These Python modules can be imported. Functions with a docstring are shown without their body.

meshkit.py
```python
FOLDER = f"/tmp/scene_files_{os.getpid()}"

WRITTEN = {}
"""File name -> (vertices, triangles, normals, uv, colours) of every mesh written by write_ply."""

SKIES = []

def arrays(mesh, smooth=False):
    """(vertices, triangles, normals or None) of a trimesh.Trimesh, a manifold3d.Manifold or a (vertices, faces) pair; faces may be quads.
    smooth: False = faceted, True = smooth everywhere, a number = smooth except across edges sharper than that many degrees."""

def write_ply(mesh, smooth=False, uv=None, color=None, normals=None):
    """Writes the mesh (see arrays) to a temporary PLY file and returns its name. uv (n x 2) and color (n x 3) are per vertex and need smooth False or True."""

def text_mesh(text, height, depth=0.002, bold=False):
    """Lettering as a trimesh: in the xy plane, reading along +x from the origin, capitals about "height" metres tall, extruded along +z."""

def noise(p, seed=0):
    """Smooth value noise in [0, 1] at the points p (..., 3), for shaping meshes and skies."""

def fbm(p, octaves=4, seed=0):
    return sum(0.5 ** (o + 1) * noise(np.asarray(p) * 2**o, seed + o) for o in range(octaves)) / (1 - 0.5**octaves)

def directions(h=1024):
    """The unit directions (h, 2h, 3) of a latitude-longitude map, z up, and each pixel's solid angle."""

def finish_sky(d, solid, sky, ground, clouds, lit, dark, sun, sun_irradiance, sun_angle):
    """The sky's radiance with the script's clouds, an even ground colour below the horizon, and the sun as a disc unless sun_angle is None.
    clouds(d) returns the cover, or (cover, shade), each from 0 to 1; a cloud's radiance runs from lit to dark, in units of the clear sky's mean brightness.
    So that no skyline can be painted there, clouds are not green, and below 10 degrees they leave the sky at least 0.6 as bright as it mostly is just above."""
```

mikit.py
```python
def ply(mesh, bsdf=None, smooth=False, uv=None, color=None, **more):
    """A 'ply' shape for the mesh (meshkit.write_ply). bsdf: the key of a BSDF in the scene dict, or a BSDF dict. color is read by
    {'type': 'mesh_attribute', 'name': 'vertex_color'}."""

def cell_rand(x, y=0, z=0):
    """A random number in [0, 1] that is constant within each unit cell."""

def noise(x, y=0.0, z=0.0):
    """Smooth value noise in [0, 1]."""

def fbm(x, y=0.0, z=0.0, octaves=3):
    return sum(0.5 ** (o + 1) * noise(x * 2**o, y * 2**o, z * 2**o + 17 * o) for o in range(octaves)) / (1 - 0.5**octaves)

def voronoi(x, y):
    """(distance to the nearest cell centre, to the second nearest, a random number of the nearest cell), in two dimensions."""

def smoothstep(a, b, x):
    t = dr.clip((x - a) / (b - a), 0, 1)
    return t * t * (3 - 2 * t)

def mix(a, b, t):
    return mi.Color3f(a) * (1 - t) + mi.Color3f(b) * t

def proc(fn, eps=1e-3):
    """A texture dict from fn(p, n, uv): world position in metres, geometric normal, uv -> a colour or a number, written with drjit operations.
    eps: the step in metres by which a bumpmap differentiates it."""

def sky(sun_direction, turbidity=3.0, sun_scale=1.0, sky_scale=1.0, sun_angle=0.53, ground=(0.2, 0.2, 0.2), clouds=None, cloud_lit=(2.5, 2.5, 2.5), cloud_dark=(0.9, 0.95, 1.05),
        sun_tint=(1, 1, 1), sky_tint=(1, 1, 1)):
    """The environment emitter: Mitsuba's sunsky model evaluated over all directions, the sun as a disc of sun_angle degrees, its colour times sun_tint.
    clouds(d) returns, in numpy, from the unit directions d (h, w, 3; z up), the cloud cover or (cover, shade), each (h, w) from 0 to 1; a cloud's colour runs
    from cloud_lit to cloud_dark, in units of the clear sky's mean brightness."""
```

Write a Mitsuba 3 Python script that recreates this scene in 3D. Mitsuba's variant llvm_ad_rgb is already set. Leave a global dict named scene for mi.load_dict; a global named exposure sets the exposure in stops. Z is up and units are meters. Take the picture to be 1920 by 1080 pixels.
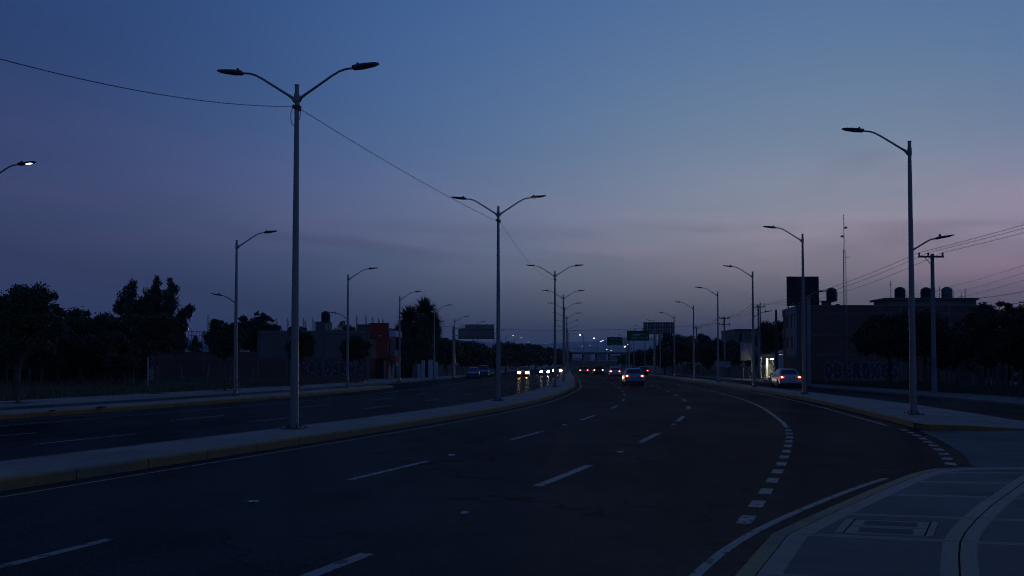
import math
import numpy as np, trimesh, manifold3d as m3d
import drjit as dr
import mitsuba as mi
import mikit
from mikit import proc, noise, fbm, smoothstep, mix, cell_rand, voronoi
import meshkit
from shapely.geometry import Polygon, LineString, Point, box as sbox
from shapely.ops import unary_union

T = mi.ScalarTransform4f
scene, labels, place = {}, {}, {}
rng = np.random.default_rng(7)

# ------------------------------------------------------------------ camera, sky, exposure
HEIGHT = 1.75
PITCH = math.radians(1.8)
exposure = 1.3
scene['camera'] = {
    'type': 'perspective', 'fov': 61.93, 'fov_axis': 'x',
    'near_clip': 0.1, 'far_clip': 20000.0,
    'principal_point_offset_x': 0.0, 'principal_point_offset_y': -94 / 1080,
    'to_world': T().look_at(origin=[0, 0, HEIGHT], target=[0, math.cos(PITCH), HEIGHT + math.sin(PITCH)], up=[0, 0, 1]),
}


def dusk_clouds(d):
    """Thin stratus after sunset: a bank on the horizon and soft streaks above it from stretched noise, lit from the side of the afterglow."""
    el = np.degrees(np.arcsin(np.clip(d[..., 2], -1, 1)))
    az = np.degrees(np.arctan2(d[..., 0], d[..., 1]))
    n = meshkit.fbm(np.stack([az / 17.0, el / 2.2 + az / 55.0, np.zeros_like(el)], -1), 4, 3)
    n2 = meshkit.fbm(np.stack([az / 7.0, el / 1.3 + az / 40.0, np.full_like(el, 4.0)], -1), 3, 9)
    n3 = meshkit.fbm(np.stack([az / 30.0, el / 14.0, np.full_like(el, 8.0)], -1), 3, 21)
    glow = np.abs(az - 30.0)                                               # degrees from the side of the afterglow
    bank = 0.9 / (1 + np.exp((el - 4.55 - 1.8 * (n - 0.5) - 0.045 * np.clip(az, 0, 60)) / 2.2))
    streak = np.clip((meshkit.fbm(np.stack([az / 13.0 + 3.1, el / 0.75 + az / 15.0, np.full_like(el, 2.0)], -1), 4, 5) - 0.47) * 6.0, 0, 1) * np.exp(-((el - 8.1) / 1.1) ** 2) / (1 + np.exp(-(az + 17.0) / 4.0))
    wisp = np.clip((meshkit.fbm(np.stack([az / 5.5, el / 1.5 - az / 9.0, np.full_like(el, 6.0)], -1), 4, 12) - 0.47) * 5.0, 0, 1) * np.exp(-((el - 12.3) / 1.4) ** 2) / (1 + np.exp((22.0 - az) / 2.5))
    thin = 0.24 * streak + 0.20 * wisp                                     # darker streaks drawn out over the bank
    high = 0.5 * (0.7 + 0.6 * n3) / (1 + np.exp((az + 16.6) / 6.0))  # added dark veil at the left, dims the sky there like lens vignetting
    cover = np.clip(1 - (1 - bank) * (1 - thin) * (1 - high), 0, 0.95)
    tone = 1 / (1 + np.exp(-(1.58 + 0.0395 * glow + 0.544 * (5.2 - el) - 0.8 * (n2 - 0.5))))
    shade = (bank * tone + high + 1.0 * thin) / (bank + high + thin + 1e-6)
    return cover, shade


SUN_AZ, SUN_EL = math.radians(20), math.radians(2.0)
scene['sky'] = mikit.sky([math.sin(SUN_AZ) * math.cos(SUN_EL), math.cos(SUN_AZ) * math.cos(SUN_EL), math.sin(SUN_EL)],
                         turbidity=8, sun_scale=0.0, sky_scale=1.0, sky_tint=(0.464, 1.477, 5.69), ground=(0.05, 0.05, 0.05),
                         clouds=dusk_clouds, cloud_lit=(18.5, 8.05, 12.3), cloud_dark=(0.11, 0.11, 0.45))

# ------------------------------------------------------------------ materials


def diffuse(name, rgb, rough=0.9, spec=0.3, metallic=0.0, **more):
    scene['mat_' + name] = {'type': 'twosided', 'bsdf': {'type': 'principled', 'base_color': {'type': 'rgb', 'value': list(rgb)} if not isinstance(rgb, dict) else rgb,
                                               'roughness': rough, 'specular': spec, 'metallic': metallic, **more}}
    return name


def grainy(name, a, b, scale, rough=0.9, spec=0.3, fine=8.0, bump=0.0, metallic=0.0):
    """Two tones mixed by noise in the world, with a finer grain on top."""
    def fn(p, n, uv):
        t = fbm(p.x * scale, p.y * scale, p.z * scale, 3)
        g = noise(p.x * scale * fine, p.y * scale * fine, p.z * scale * fine)
        return mix(a, b, dr.clip((t - 0.5) * 1.8 + 0.5 + (g - 0.5) * 0.35, 0, 1))
    diffuse(name, proc(fn), rough, spec, metallic)
    if bump:
        scene['mat_' + name] = {'type': 'bumpmap', 'scale': 1.0, 'texture': proc(lambda p, n, uv: bump * noise(p.x * 90, p.y * 90, p.z * 90), eps=0.004), 'bsdf': scene['mat_' + name]}
    return name


def asphalt_colour(p, n, uv):
    patch = fbm(p.x * 0.22, p.y * 0.09, 3.0, 3)
    blotch = fbm(p.x * 1.3, p.y * 0.7, 1.0, 3)
    stone = noise(p.x * 55, p.y * 55, 0.0)
    crack = smoothstep(0.016, 0.0, dr.abs(fbm(p.x * 0.5, p.y * 0.5, 9.0, 4) - 0.5)) * smoothstep(0.5, 0.62, noise(p.x * 0.15, p.y * 0.15, 5.0))
    base = mix((0.0255, 0.0245, 0.0240), (0.055, 0.053, 0.051), dr.clip(0.5 + (patch - 0.5) * 2.4 + (blotch - 0.5) * 1.0, 0, 1))
    return base * (0.62 + 0.76 * stone) * (1 - 0.7 * crack)


scene['mat_asphalt'] = {'type': 'blendbsdf', 'weight': 0.045,        # mostly matt, a little polish on the tops of the stones
                        'bsdf1': {'type': 'twosided', 'bsdf': {'type': 'diffuse', 'reflectance': proc(asphalt_colour)}},
                        'bsdf2': {'type': 'twosided', 'bsdf': {'type': 'roughconductor', 'alpha': 0.11, 'material': 'none', 'specular_reflectance': {'type': 'rgb', 'value': [0.5, 0.5, 0.5]}}}}


def concrete_fn(a, b):
    def fn(p, n, uv):
        t = fbm(p.x * 0.8, p.y * 0.8, p.z * 0.8, 4)
        tile = cell_rand(p.x * 0.33, p.y * 0.33, 0)
        g = noise(p.x * 60, p.y * 60, p.z * 60)
        spot = smoothstep(0.72, 0.80, noise(p.x * 3.1, p.y * 3.1, 7.0))
        return mix(a, b, dr.clip(0.5 + (t - 0.5) * 2.0 + (g - 0.5) * 0.3, 0, 1)) * (1 - 0.16 * spot)
    return fn


diffuse('concrete', proc(concrete_fn((0.195, 0.150, 0.108), (0.27, 0.212, 0.155))), 0.8, 0.3)
diffuse('concrete_near', proc(concrete_fn((0.148, 0.112, 0.080), (0.208, 0.160, 0.116))), 0.8, 0.3)
scene['mat_concrete_near'] = {'type': 'bumpmap', 'scale': 1.0, 'texture': proc(lambda p, n, uv: 0.0022 * noise(p.x * 26 - p.y * 9, p.y * 240 + p.x * 90, 0.0), eps=0.003), 'bsdf': scene['mat_concrete_near']}
diffuse('concrete_trowelled', proc(concrete_fn((0.148, 0.122, 0.092), (0.190, 0.160, 0.122))), 0.6, 0.4)
diffuse('concrete_apron', proc(concrete_fn((0.070, 0.062, 0.050), (0.105, 0.094, 0.077))), 0.8, 0.3)
diffuse('concrete_dark', proc(concrete_fn((0.075, 0.066, 0.054), (0.115, 0.102, 0.084))), 0.8, 0.3)


def worn(paint, under, scale, cut):
    def fn(p, n, uv):
        t = fbm(p.x * scale, p.y * scale, p.z * scale * 2, 4)
        w = smoothstep(cut - 0.06, cut + 0.06, t)
        g = 0.85 + 0.3 * noise(p.x * 40, p.y * 40, p.z * 40)
        return mix(paint, under, w) * g
    return fn


diffuse('kerb_yellow', proc(worn((0.33, 0.165, 0.035), (0.16, 0.125, 0.085), 2.3, 0.62)), 0.75, 0.3)
diffuse('kerb_faded', proc(worn((0.27, 0.165, 0.058), (0.19, 0.145, 0.09), 2.0, 0.56)), 0.75, 0.3)
diffuse('kerb_concrete', proc(concrete_fn((0.10, 0.097, 0.093), (0.15, 0.146, 0.14))), 0.8, 0.3)
diffuse('kerb_corner', proc(worn((0.30, 0.205, 0.085), (0.19, 0.145, 0.085), 2.6, 0.62)), 0.75, 0.3)
diffuse('marking_white', proc(worn((0.215, 0.190, 0.155), (0.045, 0.045, 0.045), 8.0, 0.66)), 0.6, 0.4)
diffuse('marking_yellow', proc(worn((0.28, 0.185, 0.065), (0.06, 0.06, 0.06), 5.5, 0.70)), 0.6, 0.4)
grainy('earth', (0.050, 0.042, 0.032), (0.10, 0.085, 0.06), 0.5)
grainy('dry_grass', (0.10, 0.085, 0.045), (0.20, 0.165, 0.09), 1.2)
grainy('green_grass', (0.035, 0.045, 0.02), (0.09, 0.09, 0.045), 1.2)
grainy('bark', (0.07, 0.055, 0.045), (0.14, 0.115, 0.09), 3.0)
grainy('pale_bark', (0.22, 0.20, 0.17), (0.36, 0.33, 0.29), 3.0)
for nm, lo, hi in (('leaf_dark', (0.022, 0.032, 0.016), (0.05, 0.062, 0.03)), ('leaf_olive', (0.035, 0.042, 0.022), (0.065, 0.072, 0.036)), ('leaf_green', (0.03, 0.046, 0.018), (0.06, 0.085, 0.032))):
    grainy(nm, lo, hi, 1.6, 0.6, 0.4)
grainy('dead_frond', (0.06, 0.047, 0.03), (0.13, 0.10, 0.065), 2.0)
diffuse('pole_metal', proc(lambda p, n, uv: mix((0.22, 0.205, 0.18), (0.30, 0.28, 0.25), fbm(p.x * 2, p.y * 2, p.z * 1.2, 3))), 0.38, 0.5, 0.35)
diffuse('dark_metal', (0.06, 0.062, 0.066), 0.45, 0.5)
diffuse('head_metal', (0.055, 0.058, 0.065), 0.4, 0.5)
diffuse('lens_dull', (0.10, 0.11, 0.12), 0.2, 0.5)
grainy('rust_metal', (0.06, 0.045, 0.038), (0.11, 0.08, 0.065), 1.0, 0.7)
diffuse('bolt_metal', (0.35, 0.35, 0.36), 0.35, 0.5, 0.8)
diffuse('cable', (0.03, 0.03, 0.032), 0.6, 0.3)
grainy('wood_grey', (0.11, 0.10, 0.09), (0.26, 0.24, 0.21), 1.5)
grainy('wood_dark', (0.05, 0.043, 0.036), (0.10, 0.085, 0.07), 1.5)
grainy('white_wash', (0.45, 0.45, 0.45), (0.66, 0.66, 0.65), 1.2)
grainy('pole_concrete', (0.17, 0.165, 0.16), (0.27, 0.26, 0.25), 1.0)


def brick_fn(a, b, mortar):
    def fn(p, n, uv):
        u, v = p.x + p.y * 0.9, p.z
        row = dr.floor(v / 0.085)
        off = 0.5 * (row - 2 * dr.floor(row / 2))
        cu = u / 0.27 + off
        fu, fv = cu - dr.floor(cu), v / 0.085 - row
        joint = dr.maximum(smoothstep(0.94, 0.97, fu), smoothstep(0.84, 0.90, fv))
        c = mix(a, b, cell_rand(cu, row, 0)) * (0.75 + 0.5 * fbm(u * 0.7, v * 0.7, 0.0, 3))
        return c * (1 - joint) + mi.Color3f(mortar) * joint
    return fn


diffuse('brick_red', proc(brick_fn((0.15, 0.072, 0.052), (0.21, 0.105, 0.072), (0.18, 0.16, 0.135))), 0.9, 0.2)
diffuse('brick_grey', proc(brick_fn((0.16, 0.13, 0.108), (0.22, 0.18, 0.15), (0.21, 0.185, 0.16))), 0.9, 0.2)
grainy('render_grey', (0.10, 0.093, 0.085), (0.16, 0.15, 0.135), 0.6)
grainy('render_pale', (0.30, 0.31, 0.32), (0.42, 0.43, 0.43), 0.6)
grainy('render_blue', (0.105, 0.105, 0.10), (0.16, 0.16, 0.15), 0.6)
grainy('render_front', (0.17, 0.17, 0.165), (0.25, 0.25, 0.24), 0.6)
grainy('paint_red', (0.26, 0.038, 0.022), (0.36, 0.060, 0.034), 0.8)
grainy('paint_dark_red', (0.29, 0.048, 0.032), (0.39, 0.068, 0.046), 0.8)
grainy('paint_pink', (0.34, 0.16, 0.12), (0.44, 0.23, 0.18), 0.8)
grainy('sheet_white', (0.38, 0.40, 0.43), (0.52, 0.54, 0.57), 0.7)
grainy('sheet_dull', (0.20, 0.215, 0.235), (0.30, 0.315, 0.335), 0.9)
grainy('sheet_dark', (0.035, 0.034, 0.036), (0.06, 0.058, 0.06), 0.9)
diffuse('tank_black', (0.016, 0.016, 0.017), 0.45, 0.4)
diffuse('tank_grey', (0.10, 0.11, 0.12), 0.5, 0.4)
diffuse('window_glass', (0.02, 0.023, 0.028), 0.08, 0.6)
diffuse('frame_alu', (0.30, 0.31, 0.33), 0.4, 0.5, 0.5)
diffuse('door_dark', (0.03, 0.024, 0.022), 0.6, 0.4)
grainy('sign_green', (0.008, 0.075, 0.038), (0.012, 0.105, 0.052), 0.8, 0.5)
diffuse('sign_white', (0.62, 0.63, 0.62), 0.5, 0.4)
grainy('sign_back', (0.16, 0.15, 0.135), (0.23, 0.215, 0.195), 0.7, 0.6, 0.4)
diffuse('spray_white', proc(worn((0.26, 0.255, 0.255), (0.11, 0.09, 0.08), 3.0, 0.56)), 0.8, 0.2)
diffuse('spray_blue', proc(worn((0.060, 0.068, 0.085), (0.09, 0.065, 0.06), 3.0, 0.55)), 0.8, 0.2)
grainy('hill_earth', (0.05, 0.05, 0.045), (0.08, 0.075, 0.065), 0.01)
grainy('tyre', (0.012, 0.012, 0.012), (0.02, 0.02, 0.02), 6.0, 0.8)
diffuse('rim', (0.32, 0.33, 0.34), 0.3, 0.5, 0.8)
diffuse('trim_black', (0.014, 0.014, 0.015), 0.5, 0.4)
diffuse('plate_white', (0.55, 0.56, 0.55), 0.5, 0.4)
diffuse('car_glass', (0.012, 0.014, 0.017), 0.05, 0.65)
for nm, rgb in (('paint_blue', (0.17, 0.22, 0.31)), ('paint_white', (0.40, 0.395, 0.385)), ('paint_silver', (0.36, 0.36, 0.37)), ('paint_black', (0.015, 0.015, 0.017)),
                ('paint_grey', (0.10, 0.105, 0.115)), ('paint_navy', (0.055, 0.085, 0.17)), ('paint_bronze', (0.16, 0.11, 0.075)), ('paint_teal', (0.05, 0.075, 0.085))):
    diffuse(nm, rgb, 0.32, 0.5, 0.25, clearcoat=0.4, clearcoat_gloss=0.9)


def lamp_light(rgb):
    return {'type': 'area', 'radiance': {'type': 'rgb', 'value': list(rgb)}}


# ------------------------------------------------------------------ scene helpers
used = {}


def numbered(name):
    k = used.get(name, 0)
    used[name] = k + 1
    return name if k == 0 else f'{name}_{k:03d}'


def thing(name, label=None, cat=None, group=None, loc=None, rotz=0.0, kind=None):
    key = numbered(name)
    place[key] = None if loc is None else T().translate([float(v) for v in loc]).rotate([0, 0, 1], math.degrees(rotz))
    e = {}
    if label: e['label'] = label
    if cat: e['category'] = cat
    if group: e['group'] = group
    if kind: e['kind'] = kind
    if e: labels[key] = e
    return key


def put(key, shape):
    root = key.split('__')[0]
    if place.get(root) is not None and 'to_world' not in shape:
        shape = {**shape, 'to_world': place[root]}
    scene[key] = shape
    return key


def part(parent, name, mesh, bsdf=None, smooth=False, label=None, kind=None, emit=None):
    """mesh: a trimesh, or a ply dict that is shared between alike pieces"""
    key = numbered(parent + '__' + name)
    shape = dict(mesh) if isinstance(mesh, dict) else mikit.ply(mesh, 'mat_' + bsdf, smooth)
    if emit is not None:
        shape['emitter'] = lamp_light(emit)
    put(key, shape)
    e = {}
    if label: e['label'] = label
    if kind: e['kind'] = kind
    if e: labels[key] = e
    return key


def whole(key, mesh, bsdf, smooth=False):
    """the thing itself as one mesh, under the thing's own key"""
    put(key, mikit.ply(mesh, 'mat_' + bsdf, smooth))


def struct(name, mesh=None, bsdf=None, smooth=False, label=None):
    key = thing(name, label, None, kind='structure')
    if mesh is not None:
        whole(key, mesh, bsdf, smooth)
    return key


# ------------------------------------------------------------------ mesh helpers


def cat(*ms):
    ms = [m for m in (ms[0] if len(ms) == 1 and isinstance(ms[0], (list, tuple)) else ms) if m is not None]
    return trimesh.util.concatenate(ms)


def bx(x0, x1, y0, y1, z0, z1):
    m = trimesh.creation.box((abs(x1 - x0), abs(y1 - y0), abs(z1 - z0)))
    m.apply_translation(((x0 + x1) / 2, (y0 + y1) / 2, (z0 + z1) / 2))
    return m


def cyl(r0, r1, z0, z1, n=12, x=0.0, y=0.0):
    a = np.arange(n) * 2 * np.pi / n
    v = np.vstack([np.c_[x + r0 * np.cos(a), y + r0 * np.sin(a), np.full(n, z0)], np.c_[x + r1 * np.cos(a), y + r1 * np.sin(a), np.full(n, z1)], [[x, y, z0], [x, y, z1]]])
    f = []
    for i in range(n):
        j = (i + 1) % n
        f += [[i, j, n + j], [i, n + j, n + i], [2 * n, j, i], [2 * n + 1, n + i, n + j]]
    return trimesh.Trimesh(v, f, process=False)


def tube(pts, radii, sides=8):
    p = np.asarray(pts, float)
    t = np.gradient(p, axis=0)
    t /= np.linalg.norm(t, axis=1, keepdims=True) + 1e-12
    ref = np.array([0, 0, 1.0]) if abs(t[:, 2]).max() < 0.95 else np.array([0.31, 0.95, 0.05])
    a = np.cross(t, ref)
    a /= np.linalg.norm(a, axis=1, keepdims=True) + 1e-12
    b = np.cross(t, a)
    ang = np.arange(sides) * 2 * np.pi / sides
    r = np.broadcast_to(radii, (len(p),))[:, None, None]
    v = p[:, None] + r * (np.cos(ang)[None, :, None] * a[:, None] + np.sin(ang)[None, :, None] * b[:, None])
    f = []
    for i in range(len(p) - 1):
        for j in range(sides):
            k = (j + 1) % sides
            q = [i * sides + j, i * sides + k, (i + 1) * sides + k, (i + 1) * sides + j]
            f += [[q[0], q[2], q[1]], [q[0], q[3], q[2]]]
    n = len(p) * sides
    v = np.vstack([v.reshape(-1, 3), p[:1], p[-1:]])
    for j in range(sides):
        k = (j + 1) % sides
        f += [[n, j, k], [n + 1, n - sides + k, n - sides + j]]
    m = trimesh.Trimesh(v, f, process=False)
    return m


def hull(pts):
    return trimesh.convex.convex_hull(np.asarray(pts, float))


def lathe(prof, n=20, x=0.0, y=0.0):
    """prof: (r, z) from the bottom up"""
    prof = np.asarray(prof, float)
    a = np.arange(n) * 2 * np.pi / n
    v = np.vstack([np.c_[x + r * np.cos(a), y + r * np.sin(a), np.full(n, z)] for r, z in prof] + [[[x, y, prof[0, 1]], [x, y, prof[-1, 1]]]])
    f = []
    k = len(prof)
    for i in range(k - 1):
        for j in range(n):
            q = (j + 1) % n
            f += [[i * n + j, i * n + q, (i + 1) * n + q], [i * n + j, (i + 1) * n + q, (i + 1) * n + j]]
    for j in range(n):
        q = (j + 1) % n
        f += [[k * n, q, j], [k * n + 1, (k - 1) * n + j, (k - 1) * n + q]]
    return trimesh.Trimesh(v, f, process=False)


def extrude(poly, z0, z1):
    if poly.geom_type != 'Polygon':
        return cat([extrude(g, z0, z1) for g in poly.geoms if g.geom_type == 'Polygon' and g.area > 1e-6])
    m = trimesh.creation.extrude_polygon(poly, z1 - z0, engine='earcut')
    m.apply_translation((0, 0, z0))
    return m


def flat(poly, z):
    """a one-sided sheet facing up"""
    if poly.geom_type != 'Polygon':
        return cat([flat(g, z) for g in poly.geoms if g.geom_type == 'Polygon' and g.area > 1e-6])
    v, f = trimesh.creation.triangulate_polygon(poly, engine='earcut')
    m = trimesh.Trimesh(np.c_[v, np.full(len(v), z)], f, process=False)
    if len(f) and m.face_normals[:, 2].mean() < 0:
        m.invert()
    return m


class Curve:
    """A smooth line along the road, from hand-placed ground points (x, y), sampled every half metre."""

    def __init__(self, pts, smooth=5.0, step=0.5):
        from scipy.interpolate import PchipInterpolator
        from scipy.ndimage import gaussian_filter1d
        p = np.asarray(pts, float)
        ys = np.arange(p[0, 1], p[-1, 1] + 1e-6, 0.25)
        xs = PchipInterpolator(p[:, 1], p[:, 0])(ys)
        if smooth:
            slope0, slope1 = xs[1] - xs[0], xs[-1] - xs[-2]
            n = int(4 * smooth / 0.25)
            ext = np.r_[xs[0] + slope0 * np.arange(-n, 0), xs, xs[-1] + slope1 * np.arange(1, n + 1)]
            xs = gaussian_filter1d(ext, smooth / 0.25)[n:-n]
        self.set(np.c_[xs, ys], step)

    def set(self, q, step=0.5):
        s = np.r_[0, np.cumsum(np.linalg.norm(np.diff(q, axis=0), axis=1))]
        self.length = s[-1]
        self.s = np.arange(0, self.length, step)
        self.q = np.c_[np.interp(self.s, s, q[:, 0]), np.interp(self.s, s, q[:, 1])]
        return self

    def at(self, s):
        return np.array([np.interp(s, self.s, self.q[:, 0]), np.interp(s, self.s, self.q[:, 1])])

    def tangent(self, s):
        d = self.at(s + 0.4) - self.at(s - 0.4)
        return d / np.linalg.norm(d)

    def s_of_y(self, y):
        return float(np.interp(y, self.q[:, 1], self.s))

    def x_of_y(self, y):
        return float(np.interp(y, self.q[:, 1], self.q[:, 0]))

    def heading(self, y):
        t = self.tangent(self.s_of_y(y))
        return math.atan2(-t[0], t[1])          # rotation about z that turns +y into the road's direction

    def offset(self, d):
        """to the right of the direction of travel by d metres"""
        t = np.gradient(self.q, axis=0)
        t /= np.linalg.norm(t, axis=1, keepdims=True)
        c = Curve.__new__(Curve)
        q = self.q + d * np.c_[t[:, 1], -t[:, 0]]
        return c.set(q)

    def piece(self, s0, s1, step=0.5):
        n = max(2, int(math.ceil((s1 - s0) / step)) + 1)
        return np.array([self.at(s) for s in np.linspace(s0, s1, n)])


def strip(curve, s0, s1, w0, w1, z, step=0.5):
    """a sheet between the offsets w0 and w1 of the curve"""
    n = max(2, int(math.ceil((s1 - s0) / step)) + 1)
    v = []
    for s in np.linspace(s0, s1, n):
        p, t = curve.at(s), curve.tangent(s)
        r = np.array([t[1], -t[0]])
        v += [[*(p + r * w0), z], [*(p + r * w1), z]]
    f = []
    for i in range(n - 1):
        a = 2 * i
        f += [[a, a + 1, a + 3], [a, a + 3, a + 2]]
    return trimesh.Trimesh(np.array(v), f, process=False)


def band(curve, s0, s1, prof, step=0.75):
    """a profile (lateral offset to the right, z), counter-clockwise seen along the travel, swept along the curve, with end caps"""
    n = max(2, int(math.ceil((s1 - s0) / step)) + 1)
    prof = np.asarray(prof, float)
    k = len(prof)
    v = []
    for s in np.linspace(s0, s1, n):
        p, t = curve.at(s), curve.tangent(s)
        r = np.array([t[1], -t[0]])
        v += [[*(p + r * a), z] for a, z in prof]
    f = []
    for i in range(n - 1):
        for j in range(k):
            q = (j + 1) % k
            f += [[i * k + j, i * k + q, (i + 1) * k + q], [i * k + j, (i + 1) * k + q, (i + 1) * k + j]]
    for j in range(1, k - 1):
        f += [[0, j + 1, j], [(n - 1) * k, (n - 1) * k + j, (n - 1) * k + j + 1]]
    m = trimesh.Trimesh(np.array(v), f, process=False)
    trimesh.repair.fix_normals(m)
    return m


ORD = ['nearest', 'second', 'third', 'fourth', 'fifth', 'sixth', 'seventh', 'eighth', 'ninth', 'tenth', 'eleventh', 'twelfth', 'thirteenth', 'fourteenth']

# ------------------------------------------------------------------ the setting: lines along the road (x, y on the ground, metres)
median_right = Curve([(-12.8, -8), (-10.2, 2), (-7.13, 11.95), (-6.02, 14.9), (-3.55, 21.9), (-1.35, 29.0), (0.15, 34.6), (1.75, 42.6), (3.40, 54.2), (4.80, 65.4), (6.25, 85.2), (7.75, 105), (10.2, 145), (12.8, 184.5), (17.8, 260), (28.0, 420)], 4)
median_left = median_right.offset(-2.08)
left_kerb = Curve([(-28.5, -4), (-25.8, 8), (-22.3, 22), (-19.35, 32.2), (-16.9, 41.8), (-14.4, 56), (-12.15, 72), (-10.4, 83.5), (-8.85, 97), (-6.7, 123.7), (-4.3, 150), (-0.4, 216), (5.0, 290), (14.0, 420)], 5)
left_back = Curve([(-34, -4), (-30.0, 10), (-26.2, 24), (-22.7, 37.9), (-20.4, 49.6), (-17.1, 66.2), (-14.8, 83.5), (-12.7, 99), (-10.3, 123), (-8.0, 150), (-3.6, 215), (2.0, 290), (11.0, 420)], 5)
verge_front = Curve([(-26.0, -4), (-20.6, 14), (-16.4, 27), (-14.2, 35), (-12.0, 44), (-10.45, 54), (-9.0, 66)], 3)
verge_back = Curve([(-29.0, -4), (-22.6, 14), (-18.1, 29), (-15.9, 37), (-13.9, 46), (-12.2, 56), (-10.3, 68)], 3)
island_front = Curve([(10.95, 22.9), (11.15, 23.6), (12.1, 28.7), (13.45, 36), (15.0, 46.3), (16.6, 60), (18.2, 80), (19.4, 95), (20.6, 115), (22.6, 145), (26.5, 215), (38.0, 420)], 1.2)
island_back = Curve([(13.3, 20.6), (14.63, 24.5), (15.35, 29), (16.3, 35), (17.15, 45.7), (17.75, 54.2), (18.65, 65), (20.2, 82), (21.5, 97), (22.6, 115), (24.6, 145), (28.5, 215), (40.0, 420)], 2)
right_kerb = Curve([(15.0, -6), (17.6, 14), (19.5, 25), (21.1, 35.3), (22.4, 47.7), (23.05, 66), (24.3, 90), (25.8, 120), (27.8, 150), (31.8, 215), (44.0, 420)], 4)
right_back = Curve([(20.0, -6), (22.4, 14), (24.3, 30), (25.1, 42.2), (25.5, 53.7), (26.15, 75), (27.3, 95), (28.6, 120), (30.6, 150), (34.6, 215), (47.0, 420)], 4)
lane_one = Curve([(-6.6, 0), (-4.45, 7.48), (-3.86, 9.1), (-2.51, 13.05), (-1.5, 15.56), (-0.04, 19.97), (0.86, 22.71), (2.3, 27.5), (2.95, 29.9), (4.2, 35.2), (5.3, 41.0), (6.43, 48.6), (7.8, 61.4), (9.7, 85), (12.3, 120), (16.0, 170), (22.0, 260), (33.0, 420)], 2)
lane_two = Curve([(-4.1, 0), (-1.71, 7.14), (-1.15, 8.28), (0.32, 12.36), (1.39, 14.91), (2.92, 19.42), (3.85, 22.17), (5.45, 27.6), (6.05, 29.9), (7.2, 34.8), (8.4, 41.4), (9.95, 53.2), (12.4, 80), (15.2, 120), (19.0, 170), (25.0, 260), (36.0, 420)], 2)
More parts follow.
